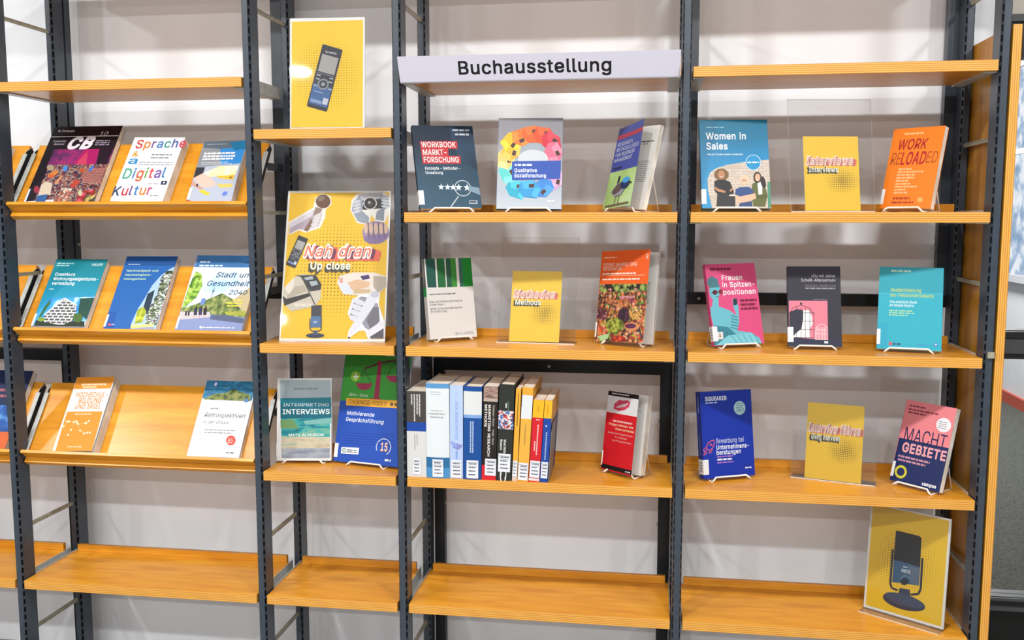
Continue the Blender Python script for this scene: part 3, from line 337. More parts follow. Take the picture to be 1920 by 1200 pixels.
class Art:
    """prints flat colour areas and lettering on one rectangular face of a mesh; u runs right, v runs down"""
    def __init__(s, mb, fn, w, h, eps=2.2e-5, sub=1):
        s.mb = mb; s.fn = fn; s.w = w; s.h = h; s.L = 1; s.eps = eps; s.sub = sub
    def fill(s, c): return s.r(0, 0, 1, 1, c)
    def put(s, uv, mt):
        s.mb.face([s.fn(u, v, s.L*s.eps) for u, v in uv], mt)
    def r(s, u0, v0, u1, v1, c):
        n = s.sub if max(u1-u0, v1-v0) > 0.2 else 1
        for i in range(n):
            for j in range(n):
                a, b = u0+(u1-u0)*i/n, u0+(u1-u0)*(i+1)/n; e, f = v0+(v1-v0)*j/n, v0+(v1-v0)*(j+1)/n
                s.put([(a, f), (b, f), (b, e), (a, e)], c)
        s.L += 1; return s
    def p(s, pts, c):
        a = sum(pts[i][0]*pts[(i+1) % len(pts)][1]-pts[(i+1) % len(pts)][0]*pts[i][1] for i in range(len(pts)))
        s.put(pts if a < 0 else pts[::-1], c); s.L += 1; return s
    def e(s, cu, cv, ru, rv, c, n=22, rot=0):
        cr, sr = math.cos(rot), math.sin(rot); k = s.w/s.h
        pts = []
        for i in range(n):
            a = 2*math.pi*i/n; x, y = ru*math.cos(a), rv*math.sin(a)/k
            pts.append((cu+x*cr-y*sr, cv+(x*sr+y*cr)*k))
        return s.p(pts, c)
    def c(s, cu, cv, r, c, n=22): return s.e(cu, cv, r, r*s.w/s.h, c, n)
    def ring(s, cu, cv, r, wd, c, n=28, a0=0, a1=360):
        k = s.w/s.h
        for i in range(n):
            t0, t1 = R(a0+(a1-a0)*i/n), R(a0+(a1-a0)*(i+1)/n)
            s.put([(cu+(r+wd/2)*math.cos(t), cv+(r+wd/2)*math.sin(t)*k) for t in (t1, t0)] + [(cu+(r-wd/2)*math.cos(t), cv+(r-wd/2)*math.sin(t)*k) for t in (t0, t1)], c)
        s.L += 1; return s
    def l(s, pts, wd, c):
        k = s.w/s.h
        for (a, b), (x, y) in zip(pts[:-1], pts[1:]):
            dx, dy = x-a, (y-b)/k; d = math.hypot(dx, dy) or 1; nx, ny = -dy/d*wd/2, dx/d*wd/2*k
            s.put([(a+nx, b+ny), (x+nx, y+ny), (x-nx, y-ny), (a-nx, b-ny)], c)
        s.L += 1; return s
    def t(s, txt, u0, u1, vb, hv, c, bold=0.0, ital=0.0, skew=0.0):
        vs, fs = glyphs(txt, bold, ital)
        if not vs: return s
        xa = min(v[0] for v in vs); xb = max(v[0] for v in vs)
        P = [s.fn(u0+(x-xa)/(xb-xa)*(u1-u0), vb - y/CAPH*hv + skew*(x-xa)/(xb-xa), s.L*s.eps+z) for x, y, z in vs]
        n = len(s.mb.v); s.mb.v += P; mi = s.mb.mid(c)
        for f in fs: s.mb.f.append(tuple(n+i for i in f)); s.mb.mi.append(mi)
        s.L += 1 + int(max(v[2] for v in vs)/s.eps); return s
    def tv(s, txt, v0, v1, ub, hu, c, bold=0.0):       # reads downwards
        vs, fs = glyphs(txt, bold, 0)
        xa = min(v[0] for v in vs); xb = max(v[0] for v in vs)
        P = [s.fn(ub + y/CAPH*hu, v0+(x-xa)/(xb-xa)*(v1-v0), s.L*s.eps+z) for x, y, z in vs]
        n = len(s.mb.v); s.mb.v += P; mi = s.mb.mid(c)
        for f in fs: s.mb.f.append(tuple(n+i for i in f)); s.mb.mi.append(mi)
        s.L += 1 + int(max(v[2] for v in vs)/s.eps); return s
    def lines(s, u0, u1, v0, dv, n, th, c, rag=0.3):    # unreadably small print
        q = random.Random(n*31+int(u0*1000)+int(v0*1000))
        for i in range(n):
            e = u1-(u1-u0)*rag*q.random(); x = u0
            while x < e-0.01:
                y = min(e, x+(0.03+0.08*q.random())); s.put([(x, v0+i*dv+th), (y, v0+i*dv+th), (y, v0+i*dv), (x, v0+i*dv)], c); x = y+0.014
        s.L += 1; return s
    def dots(s, cu, cv, ru, rv, pitch, rmax, c, pw=1.0, rows=None):
        k = s.w/s.h; nx, ny = int(ru/pitch)+1, int(rv/(pitch*k))+1
        for i in range(-nx, nx+1):
            for j in range(-ny, ny+1):
                u, v = cu+i*pitch, cv+j*pitch*k; d = math.hypot((u-cu)/ru, (v-cv)/rv)
                if d >= 1: continue
                q = rmax*(1-d)**pw
                if q < rmax*0.12: continue
                s.put([(u+q*math.cos(t), v+q*k*math.sin(t)) for t in [-math.pi*a/4 for a in range(8)]], c)
        s.L += 1; return s

# ------------------------------------------------------------------ the room
WALLY = 0.42
WALLM = noise_mat('wall_paint', [(0.3, '#e8ebf0'), (0.7, '#eef1f5')], 3, rough=0.7, spec=0.2)
mb = MB(); mb.box(-4.5, 1.66, WALLY, WALLY+0.12, FLOOR, CEIL, WALLM); tag(mb.build('wall_back'), kind='structure')
CARPET = noise_mat('dark_carpet', [(0.35, '#2c2e2b'), (0.5, '#4e504b'), (0.65, '#363834')], 55, detail=6, rough=0.95, bump=0.4, spec=0.1)
FLOORM = noise_mat('grey_floor', [(0.3, '#8f8d88'), (0.7, '#9a9892')], 12, rough=0.5)
mb = MB(); mb.box(-4.5, 5.0, -6.0, 0.54, -0.05, FLOOR, FLOORM); tag(mb.build('floor'), kind='structure')
mb = MB(); mb.box(1.66, 5.0, 0.54, 9.0, -0.05, FLOOR, CARPET); tag(mb.build('floor_corridor'), kind='structure')
CEILM = mat('#e4e2de', 0.8, name='ceiling_')
mb = MB(); mb.box(-4.5, 5.0, -6.0, 9.0, CEIL, CEIL+0.05, CEILM); tag(mb.build('ceiling'), kind='structure')
# corridor behind the glazing: side wall with a red skirting, end wall
SIDEM = noise_mat('corridor_paint', [(0.3, '#c6c8cc'), (0.7, '#d2d4d7')], 2, rough=0.7, spec=0.2)
mb = MB(); mb.box(3.6, 3.72, 0.54, 9.0, FLOOR, CEIL, SIDEM); tag(mb.build('wall_right'), kind='structure')
mb = MB(); mb.box(1.66, 3.6, 8.9, 9.0, FLOOR, CEIL, SIDEM); tag(mb.build('wall_corridor_end'), kind='structure')
mb = MB(); mb.box(3.575, 3.6, 0.6, 8.9, FLOOR, 0.09, mat('#a8432f', 0.5, name='skirting_')); tag(mb.build('baseboard_right'), kind='structure')
# glowing pane added on the corridor wall for the mottled reflections in the glazing
mt, N, L, b = nm('reflection_glow'); v = tex(N, L, (1, 1, 1)); n_ = N.new('ShaderNodeTexNoise'); n_.inputs['Scale'].default_value = 7; n_.inputs['Detail'].default_value = 8; L.new(v, n_.inputs['Vector'])
em = N.new('ShaderNodeEmission'); L.new(ramp(N, L, n_.outputs['Fac'], [(0.36, '#8aa6c4'), (0.48, '#b4c8e0'), (0.55, '#e6eef6'), (0.7, '#f6f8fb')]), em.inputs[0]); em.inputs[1].default_value = 0.95
L.new(em.outputs[0], N['Material Output'].inputs[0])
t = empty('added_window', (3.58, 5.6, ZO+0.0), None, None); tag(t, kind='structure')
mb = MB(); mb.box(-0.004, 0.012, -1.6, 2.3, -0.1, 1.55, mt); mb.build('pane', t)
mb = MB()
for a, b_ in ((-1.66, -1.6), (2.3, 2.36)): mb.box(-0.03, 0.015, a, b_, -0.16, 1.61, '#c9cbd0')
for a, b_ in ((-0.16, -0.1), (1.55, 1.61), (0.86, 0.9)): mb.box(-0.03, 0.015, -1.6, 2.3, a, b_, '#c9cbd0')
mb.build('window_frame', t)
# glazed partition beside the shelving
FRAME = mat('#1d2022', 0.4, name='partition_frame_'); FRAME2 = mat('#45474a', 0.35, name='partition_rail_')
t = empty('window_1', (1.66, WALLY, 0), None, None); tag(t, kind='structure')
mb = MB(); mb.box(0, 0.9, 0.0, 0.06, ZO+0.82, ZO+0.94, FRAME); mb.box(0, 0.9, -0.01, 0.0, ZO+0.92, ZO+0.94, FRAME2); mb.build('head_rail', t)
mb = MB(); mb.box(0, 0.9, 0, 0.06, ZO-0.06, ZO+0.027, FRAME); mb.box(0, 0.9, -0.012, 0.0, ZO-0.042, ZO+0.002, FRAME2); mb.box(0, 0.9, -0.016, 0.0, ZO+0.004, ZO+0.024, FRAME); mb.build('middle_rail', t)
mb = MB(); mb.box(0, 0.9, 0, 0.06, ZO-0.84, ZO-0.795, FRAME); mb.box(0, 0.9, -0.008, 0.0, ZO-0.806, ZO-0.797, FRAME2); mb.box(0, 0.9, -0.012, 0.0, ZO-0.836, ZO-0.824, FRAME2); mb.build('bottom_rail', t)
mb = MB(); mb.box(0, 0.9, 0.02, 0.05, 0.0, ZO-0.84, mat('#101112', 0.4, name='partition_panel_')); mb.build('base_panel', t)
mb = MB(); mb.box(0, 0.04, 0, 0.06, ZO-0.795, ZO-0.06, FRAME); mb.box(0, 0.04, 0, 0.06, ZO+0.027, ZO+0.82, FRAME); mb.box(0.86, 0.9, 0, 0.06, ZO-0.795, ZO-0.06, FRAME); mb.box(0.86, 0.9, 0, 0.06, ZO+0.027, ZO+0.82, FRAME); mb.build('upright_frame', t)
mb = MB(); mb.box(0.04, 0.86, 0.026, 0.032, ZO-0.795, ZO-0.06, GLASS); mb.build('lower_pane', t)
mb = MB(); mb.box(0.04, 0.86, 0.026, 0.032, ZO+0.027, ZO+0.82, GLASS); mb.build('upper_pane', t)
mb = MB(); mb.box(1.66, 5.0, WALLY, WALLY+0.12, ZO+0.94, CEIL, noise_mat('shaded_lintel_paint', [(0.3, '#b3aea4'), (0.7, '#bcb7ad')], 3, rough=0.8)); tag(mb.build('wall_lintel'), kind='structure')  # the wall's shade above the glazing is put into this darker beige
mb = MB(); mb.box(2.56, 5.0, WALLY, WALLY+0.12, FLOOR, ZO+0.94, WALLM); tag(mb.build('wall_front_right'), kind='structure')
# ceiling downlights
LENS, N, L, b = nm('lamp_lens'); b.inputs['Base Color'].default_value = (1, 1, 1, 1); b.inputs['Emission Color'].default_value = (1, 0.98, 0.95, 1); b.inputs['Emission Strength'].default_value = 10
def disc(mb, r, z, mt, n=32): mb.face([(r*math.cos(2*math.pi*i/n), -r*math.sin(2*math.pi*i/n), z) for i in range(n)], mt)
first = None
for i, (x, y) in enumerate(LAMPS):
    row = ('nearest the shelves', 'in the middle of the room', 'at the back of the room')[i//5]
    lab = 'round recessed ceiling downlight, row %s, number %s from the left' % (row, ('one', 'two', 'three', 'four', 'five')[i % 5])
    if first is None:
        first = empty('ceiling_light', (x, y, CEIL), lab, 'ceiling light', 'recessed ceiling downlights')
        mb = MB(); n = 32
        for k in range(n):
            a0, a1 = 2*math.pi*k/n, 2*math.pi*(k+1)/n
            for (r0, z0), (r1, z1) in (((0.075, -0.02), (0.11, -0.02)), ((0.11, -0.02), (0.115, 0.0)), ((0.075, 0.0), (0.075, -0.02))):
                mb.face([(r0*math.cos(a0), r0*math.sin(a0), z0), (r0*math.cos(a1), r0*math.sin(a1), z0), (r1*math.cos(a1), r1*math.sin(a1), z1), (r1*math.cos(a0), r1*math.sin(a0), z1)], '#d8d8d6')
        mb.build('trim_ring', first); mb = MB(); disc(mb, 0.075, -0.012, LENS); mb.build('lens', first)
    else: dup(first, lab, loc=(x, y, CEIL))
ld = bpy.data.lights.new('corridor_fill_light', 'AREA'); ld.shape = 'RECTANGLE'; ld.size = 0.6; ld.size_y = 3; ld.energy = 130  # lamp added out of view to brighten the corridor
lo = bpy.data.objects.new('corridor_fill_light', ld); COL.objects.link(lo); lo.location = (2.7, 4.5, CEIL-0.05)
t = empty('ceiling_light', (2.7, 4.5, CEIL), 'added panel lamp, unseen, brightening the corridor behind the glazing', 'ceiling light')
mb = MB(); mb.box(-0.33, 0.33, -1.53, 1.53, -0.02, 0, '#d8d8d6'); mb.build('housing', t)
mb = MB(); mb.box(-0.3, 0.3, -1.5, 1.5, -0.03, -0.02, LENS); mb.build('diffuser', t)

# ------------------------------------------------------------------ shelving uprights
TH, DEP, UPS = 0.0272, 0.275, 0.0238
LV = {k: v+ZO for k, v in dict(L0=-0.7527, L1=-0.3769, L2=0.0, L3=0.374, P=0.606, L4=0.7515, L5=1.127).items()}
BAY = {'Z': (-1.992, -1.2455), 'A': (-1.2185, -0.4594), 'B': (-0.4318, -0.0301), 'C': (0.0, 0.75), 'D': (0.7803, 1.5316)}
POSTX = [-2.0055, -1.2318, -0.4456, -0.0151, 0.7652, 1.5450]
PTOP = 2.42
def post_mesh():
    mb = MB(); n = len(mb.v); a, b, d = 0.0078, 0.0125, 0.009
    mb.box(-a, a, 0, 0.003, 0, PTOP, STEEL)
    mb.box(-0.0095, 0.0095, 0.0085, 0.011, 0, PTOP, SLOT)              # near-black strip stands in for the shade inside the channel
    mb.box(-b, -b+0.002, d, 0.06, 0, PTOP, STEEL); mb.box(b-0.002, b, d, 0.06, 0, PTOP, STEEL)
    mb.box(-b, b, 0.057, 0.06, 0, PTOP, STEEL)
    P = 0.025; k = int(PTOP/P)
    for s in (-1, 1):
        for i in range(k+1):
            z0 = i*P - 0.004; z1 = z0 + 0.009; z0 = max(z0, 0); z1 = min(z1, PTOP)
            if z1 <= z0: continue
            mb.face([(s*a, 0.0, z0), (s*b, d, z0), (s*b, d, z1), (s*a, 0.0, z1)], STEEL)
        for (t0, t1) in ((0.0, 0.22), (0.8, 1.0)):
            x0, x1 = s*(a+(b-a)*t0), s*(a+(b-a)*t1); y0, y1 = d*t0, d*t1
            mb.face([(x0, y0-0.0002, 0), (x1, y1-0.0002, 0), (x1, y1-0.0002, PTOP), (x0, y0-0.0002, PTOP)], STEEL)
    return mb
def rung_mesh():
    mb = MB(); mb.box(-0.0035, 0.0035, 0.058, 0.287, -0.0055, 0.0055, ROD, left=ROD); mb.box(-0.0045, 0.0045, 0.058, 0.287, 0.003, 0.0055, ROD); return mb
pm = post_mesh(); up0 = empty('shelf_upright', (POSTX[0], 0, 0), 'dark grey slotted steel ladder upright at the far left end of the shelving', 'shelf upright', 'slotted shelving uprights')
pm.build('front_post', up0); bp_ = pm.build('back_post', up0); bp_.location = (0, 0.285, 0)
RZ = [0.947, 0.374, 0.186, -0.595, -0.93]
for z in RZ:
    o = rung_mesh().build('rung', up0); o.location = (0, 0, ZO+z)
mb = MB(); mb.box(-0.0125, 0.0125, -0.003, 0.35, 0.0, 0.012, STEEL); mb.build('foot', up0)
UPL = [None, 'slotted steel upright left of the sloping book displays, second from the left end', 'slotted steel upright between the sloping displays and the narrow poster bay',
       'slotted steel upright between the narrow poster bay and the bay with the large sign', 'slotted steel upright right of the large sign, between the two wide bays', 'slotted steel upright at the right end beside the wooden end panel']
for i in range(1, 6):
    r_ = dup(up0, UPL[i], loc=(POSTX[i], 0, 0))
    if i == 5:
        o = rung_mesh().build('rung', r_); o.location = (0, 0, ZO+0.56)
        mb = MB(); mb.box(-0.006, 0.010, -0.008, 0.0, -0.008, 0.008, ROD); o = mb.build('clip', r_); o.location = (0, 0, ZO+0.009); tag(o, 'small grey metal clip')
# black bracing frames behind two of the bays
FR = noise_mat('black_steel', [(0.3, '#14181c'), (0.7, '#191e23')], 30, rough=0.45)
def brace(name, x0, x1, z0, z1, legs, bolts, label, low=0.0, high=None):
    t = empty(name, (x0, 0.35, 0), label, 'bracing frame', 'black bracing frames')
    mb = MB(); mb.box(0, x1-x0, 0, 0.03, z0, z1, FR); mb.build('cross_bar', t)
    for a, b in legs:
        mb = MB(); mb.box(a-x0, b-x0, 0, 0.03, z1 if high else low, high or z0, STEEL if high else FR); mb.build('frame_leg', t)
    for (x, y, z, ax) in bolts:
        mb = MB(); mb.cyl((0, 0, 0), 0.0045, 0.006, ZINC, 12, ax); o = mb.build('bolt', t, Matrix.Translation((x-x0, y-0.35, z)))
brace('cross_brace', -0.0005, 0.7505, ZO-0.122, ZO-0.084, ((-0.0005, 0.032), (0.714, 0.7505)), ((0.37, 0.3485, ZO-0.103, 1), (0.034, 0.365, ZO-0.56, 0), (0.712, 0.365, ZO-0.6, 0), (0.712, 0.365, ZO-0.27, 0)), 'black steel bracing frame behind the row of upright books')
brace('cross_brace', -1.99, -1.247, ZO-0.122, ZO-0.084, ((-1.99, -1.955), (-1.29, -1.2455)), ((-1.2435, 0.365, ZO-0.55, 0), (-1.2435, 0.365, ZO-0.93, 0)), 'black steel bracing frame behind the cut off bay at the left edge')
brace('cross_brace', 0.779, 1.556, ZO+0.098, ZO+0.134, ((0.779, 0.810), (1.504, 1.556)), ((0.825, 0.3485, ZO+0.116, 1), (0.812, 0.365, ZO+0.27, 0), (1.502, 0.365, ZO+0.27, 0)), 'black steel bracing frame behind the pink, dark and turquoise books', high=PTOP)
brace('cross_brace', -1.2435, -0.4605, ZO+0.098, ZO+0.134, ((-1.2435, -1.2165), (-0.515, -0.4605)), ((-1.2145, 0.365, ZO+0.27, 0), (-0.517, 0.365, ZO+0.27, 0)), 'dark steel bracing frame behind the upper sloping displays', high=PTOP)
# wooden end panel
t = empty('end_panel', (1.5595, 0, 0), 'tall beech plywood end panel at the right end of the shelving', 'end panel')
mb = MB(); mb.box(0, 0.0215, 0.0, 0.345, 0.02, ZO+0.836, WOODV, front=PLYV, back=PLYV, top=PLYV); mb.build('panel', t, bevel=0.0015)


# ------------------------------------------------------------------ shelf boards
def shelf(bay, lev, label, upstand=True):
    x0, x1 = BAY[bay]; x0 += 0.0005; x1 -= 0.0005; z = LV[lev]; wd = x1-x0
    t = empty('shelf', ((x0+x1)/2, 0, z), label, 'shelf', 'beech shelves of the rack')
    mb = MB(); mb.box(-wd/2+0.0015, wd/2-0.0015, 0, DEP, -TH, 0, WOOD, front=PLY, left=PLY, right=PLY, back=PLY); mb.build('board', t, bevel=0.0012)
    if upstand:
        mb = MB(); mb.box(-wd/2+0.012, wd/2-0.012, DEP-0.013, DEP+0.001, 0.0003, UPS, WOOD); mb.build('upstand', t, bevel=0.001)
    for s in (-1, 1):
        mb = MB(); e = s*wd/2; q = s*(wd/2-0.0013); i = s*(wd/2-0.03)
        mb.box(min(e, q), max(e, q), 0.062, DEP+0.008, -TH-0.003, 0.0045, ZINC)
        mb.box(min(i, q), max(i, q), 0.012, DEP+0.004, -TH-0.003, -TH-0.0005, ZINC)
        mb.build('bracket', t)
    return t
BN = {'Z': 'in the cut off bay at left', 'A': 'in the sloping display bay', 'B': 'in the narrow poster bay', 'C': 'in the sign bay', 'D': 'in the right bay'}
for bay in 'ZABCD':
    shelf(bay, 'L0', 'bottom beech shelf ' + BN[bay] + {'D': ', carrying the microphone poster', 'A': ', empty'}.get(bay, ', empty'))
shelf('A', 'L4', 'empty beech shelf above the sloping book displays', False)
shelf('B', 'P', 'beech shelf carrying the yellow voice recorder poster', False)
shelf('B', 'L2', 'beech shelf carrying the large yellow collage poster')
shelf('B', 'L1', 'beech shelf carrying the seascape book and the green and blue workbook')
shelf('C', 'L4', 'beech shelf directly behind the large white sign', False)
shelf('C', 'L3', 'beech shelf under the bay sign carrying three leaning books')
shelf('C', 'L2', 'beech shelf carrying the green striped book and the orange food market book')
shelf('C', 'L1', 'beech shelf carrying the row of upright books')
shelf('D', 'L4', 'empty beech shelf at the top of the right bay', False)
shelf('D', 'L3', 'beech shelf carrying the teal and the bright orange books')
shelf('D', 'L2', 'beech shelf carrying the pink, dark navy and turquoise books')
shelf('D', 'L1', 'beech shelf carrying the blue book and the pink and navy book')

for bay in 'ABCD': shelf(bay, 'L5', 'uppermost beech shelf ' + BN[bay] + ', above the picture', False)

# sloping display shelves
LEAN = R(36); CS, SN = math.cos(LEAN), math.sin(LEAN); PY, PZ = 0.046, 0.012; PLEN = 0.245
NRM = Vector((0, -CS, SN)); ALONG = Vector((0, SN, CS))       # out of the panel, up the panel
def sp(s, n): return (PY + SN*s - CS*n, PZ + CS*s + SN*n)       # panel coordinates -> y, z relative to the level
def display(bay, lev, label):
    x0, x1 = BAY[bay]; x0 += 0.003; x1 -= 0.003; wd = x1-x0; h = wd/2
    t = empty('display_shelf', ((x0+x1)/2, 0, LV[lev]), label, 'sloping display shelf', 'sloping display shelves')
    mb = MB(); mb.prism([sp(-0.027, 0), sp(PLEN, 0), sp(PLEN, -0.019), sp(-0.027, -0.019)], -h, h, [WOOD, PLY, WOOD, PLY]); mb.build('panel', t, bevel=0.0012)
    mb = MB(); mb.prism([sp(0, 0.0003), sp(-0.0105, 0.0003), sp(-0.0105, 0.036), sp(0, 0.036)][::-1], -h+0.001, h-0.001, [WOOD, WOOD, WOOD, WOOD]); mb.build('ledge', t, bevel=0.0015)
    for s in (-1, 1):
        a, b = sorted((s*(h+0.0003), s*(h+0.0023)))
        mb = MB(); mb.prism([sp(-0.012, -0.021), sp(-0.012, 0.007), sp(0.215, 0.007), sp(0.238, -0.006), sp(0.238, -0.021)], a, b, ZINC, cap=FR)  # black side faces: the gap's shade put into the bracket colour
        a3, b3 = sorted((s*(h+0.0022), s*(h+0.0085))); mb.prism([sp(0.04, 0.0055), sp(0.04, 0.007), sp(0.205, 0.007), sp(0.205, 0.0055)], a3, b3, ZINC)
        a2, b2 = sorted((s*(h+0.0003), s*(h-0.0055))); mb.prism([sp(-0.0, 0.0055), sp(-0.0, 0.007), sp(0.205, 0.007), sp(0.205, 0.0055)], a2, b2, ZINC)
        y, z = sp(0.20, -0.021); mb.box(a, b, y-0.012, 0.284, z-0.035, z-0.012, STEEL)
        y, z = sp(0.02, -0.021); mb.box(a, b, 0.061, max(y+0.02, 0.075), z-0.02, z+0.01, STEEL)
        mb.build('bracket', t)
    return t
for lev, nme in (('L3', 'uppermost'), ('L2', 'middle'), ('L1', 'lowest')):
    display('A', lev, {'L3': 'sloping beech display carrying the purple market cover and two paler books', 'L2': 'sloping beech display carrying three mostly blue books', 'L1': 'sloping beech display carrying one orange and one white book'}[lev])
    display('Z', lev, nme + ' sloping beech display in the cut off bay at the left edge')

# sign over the middle bay
t = empty('bay_sign', (0.374, 0, LV['L4']), 'long white sign with bold black lettering across the top of the middle bay', 'sign')
SIGN = mat('#c2c1cf', 0.45, name='sign_')
yb, zb, yt, zt = -0.012, -0.0265, -0.042, 0.036
mb = MB(); hw = 0.3745
mb.prism([(yb, zb), (yt, zt), (yt+0.0025, zt+0.001), (yb+0.003, zb)][::-1], -hw, hw, SIGN)
mb.prism([(yb, zb), (yb+0.003, zb-0.0025), (-0.001, zb-0.0025), (-0.001, zb)], -hw, hw, SIGN)
def fs(u, v, e): return (-hw+2*hw*u, yt+(yb-yt)*v-e, zt+(zb-zt)*v+e*0.4)
a = Art(mb, fs, 2*hw, 0.07); a.t('Buchausstellung', 0.219, 0.762, 0.74, 0.50, '#16161c', 0.022)
mb.build('sign_face', t)
mb = MB(); mb.box(hw-0.002, hw+0.0015, yb-0.012, -0.0005, zb, zb+0.05, mat('#b99a80', 0.5)); mb.build('end_cap', t)

# ------------------------------------------------------------------ builders for the exhibits
def pose(x, y, z, yaw, lean=0, roll=0):
    yaw, lean, roll = R(yaw), R(lean), R(roll)
    rx = Vector((math.cos(yaw), math.sin(yaw), 0)); nb = Vector((-math.sin(yaw), math.cos(yaw), 0))
    u = math.sin(lean)*nb + math.cos(lean)*Vector((0, 0, 1))
    a = math.cos(roll)*rx + math.sin(roll)*u; b = -math.sin(roll)*rx + math.cos(roll)*u; c = b.cross(a)
    m = Matrix((a, c, b)).transposed().to_4x4(); m.translation = (x, y, z); return m
class Px:
    """reads a design in the coordinates of a photo detail: corners TL, TR, BR, BL"""
    def __init__(s, a, tl, tr, br, bl): s.a = a; s.k = (tl, tr, br, bl)
    def m(s, x, y):
        tl, tr, br, bl = s.k; u = 0.5; v = 0.5
        for _ in range(6):
            yt = tl[1]+(tr[1]-tl[1])*u; yb = bl[1]+(br[1]-bl[1])*u; v = (y-yt)/(yb-yt)
            xl = tl[0]+(bl[0]-tl[0])*v; xr = tr[0]+(br[0]-tr[0])*v; u = (x-xl)/(xr-xl)
        return u, v
    def cl(s, u, v): return min(max(u, 0), 1), min(max(v, 0), 1)
    def p(s, pts, c): s.a.p([s.cl(*s.m(*q)) for q in pts], c); return s
    def rr(s, x0, y0, x1, y1, c):
        u0, v0 = s.cl(*s.m(x0, (y0+y1)/2)); u1, v1 = s.cl(*s.m(x1, (y0+y1)/2)); _, v0 = s.cl(*s.m((x0+x1)/2, y0)); _, v1 = s.cl(*s.m((x0+x1)/2, y1))
        s.a.r(u0, v0, u1, v1, c); return s
    def ell(s, x, y, rx, ry, c, n=20, rot=0):
        cr, sr = math.cos(rot), math.sin(rot)
        return s.p([(x+rx*math.cos(t)*cr-ry*math.sin(t)*sr, y+rx*math.cos(t)*sr+ry*math.sin(t)*cr) for t in [2*math.pi*i/n for i in range(n)]], c)
    def l(s, pts, wd, c): s.a.l([s.cl(*s.m(*q)) for q in pts], abs(s.m(pts[0][0]+wd, pts[0][1])[0]-s.m(*pts[0])[0]), c); return s
    def t(s, txt, x0, x1, y, h, c, bold=0.0, ital=0.0):
        u0, v = s.m(x0, y); u1, _ = s.m(x1, y); _, vt = s.m((x0+x1)/2, y-h); _, vm = s.m((x0+x1)/2, y)
        s.a.t(txt, u0, u1, vm, vm-vt, c, bold, ital); return s
    def ln(s, x0, x1, y, dy, n, th, c, rag=0.3):
        u0, v = s.m(x0, y); u1, _ = s.m(x1, y); dv = s.m(x0, y+dy)[1]-v; s.a.lines(u0, u1, v, dv, n, dv*th, c, rag); return s
    def fill(s, c): s.a.r(0, 0, 1, 1, c); return s

def sticker(root, w, h, t, z0=0.012, hh=0.042, wrap=0.006, ts=None):
    mb = MB(); x = -w/2; e = 0.0009; ts = t if ts is None else ts
    mb.face([(x-e, -e, z0), (x+wrap, -e, z0), (x+wrap, -e, z0+hh), (x-e, -e, z0+hh)], '#e6e7ea')
    mb.face([(x-e, ts, z0), (x-e, -e, z0), (x-e, -e, z0+hh), (x-e, ts, z0+hh)], '#e6e7ea')
    for k in range(4):
        z = z0+hh*(0.75-0.18*k); mb.face([(x-e-2e-4, ts*0.75, z), (x-e-2e-4, ts*0.2, z), (x-e-2e-4, ts*0.2, z+0.0022), (x-e-2e-4, ts*0.75, z+0.0022)], '#3c3e42')
    return tag(mb.build('shelf_label', root), 'white library shelf label')
def book(M, w, h, t, design, label, cover='#ffffff', spine=None, back=None, hard=False, open_=0.0, curl=0.0, stick=True, group=None, spine_design=None, page_design=None, px=None, cat='book', wrap=0.006):
    root = empty('book', M, label, cat, group)
    ct = 0.0025 if hard else 0.0005; ov = 0.003 if hard else 0.0
    mb = MB(); y0 = ct + (0.0006 if open_ else 0.0)
    mb.box(-w/2+0.0012, w/2-0.0008-ov, y0, t-ct, ov+0.0003, h-ov-0.0003, PAGES, front=PAGE)
    if page_design:
        a = Art(mb, lambda u, v, e: (-w/2+u*w, y0-e-1e-5, h*(1-v)), w, h); page_design(a)
    mb.build('page_block', root)
    mb = MB(); spine = spine or cover; back = back or cover
    mb.box(-w/2, w/2, t-ct, t, 0, h, back)
    mb.box(-w/2-0.0004, -w/2+0.0008, 0.0, t, 0, h, spine)
    an = R(open_); xh = -w/2; ca, sa = math.cos(an), math.sin(an)
    def fn(u, v, e):
        x = -w/2+u*w; d = x-xh; y = -e
        if d < 0: return (x, y, h*(1-v))
        y -= curl*(u**2)*max(0.0, 1-v)**1.5
        return (xh+d*ca+y*sa, -d*sa+y*ca, h*(1-v))
    sub = 12 if curl else 1
    if open_ or curl:
        a = Art(mb, lambda u, v, e: fn(u, v, e), w, h, sub=12); a.L = 0; a.r(0, 0, 1, 1, cover)
        b = Art(mb, lambda u, v, e: tuple(Vector(fn(u, v, 0)) + Vector((0, 0.0005, 0))), w, h, sub=12); b.r(0, 0, 1, 1, '#d9d6d2')
    else: mb.box(-w/2, w/2, 0, ct, 0, h, cover)
    a = Art(mb, fn, w, h, eps=(2.5e-4 if curl else 2.2e-5), sub=sub)
    design(Px(a, *px) if px else a)
    if spine_design:
        s = Art(mb, lambda u, v, e: (-w/2-0.0004-e, t*(1-u), h*(1-v)), t, h); spine_design(s)
    cov = mb.build('cover', root)
    if stick: sticker(cov, w, h, t, wrap=wrap)
    return root
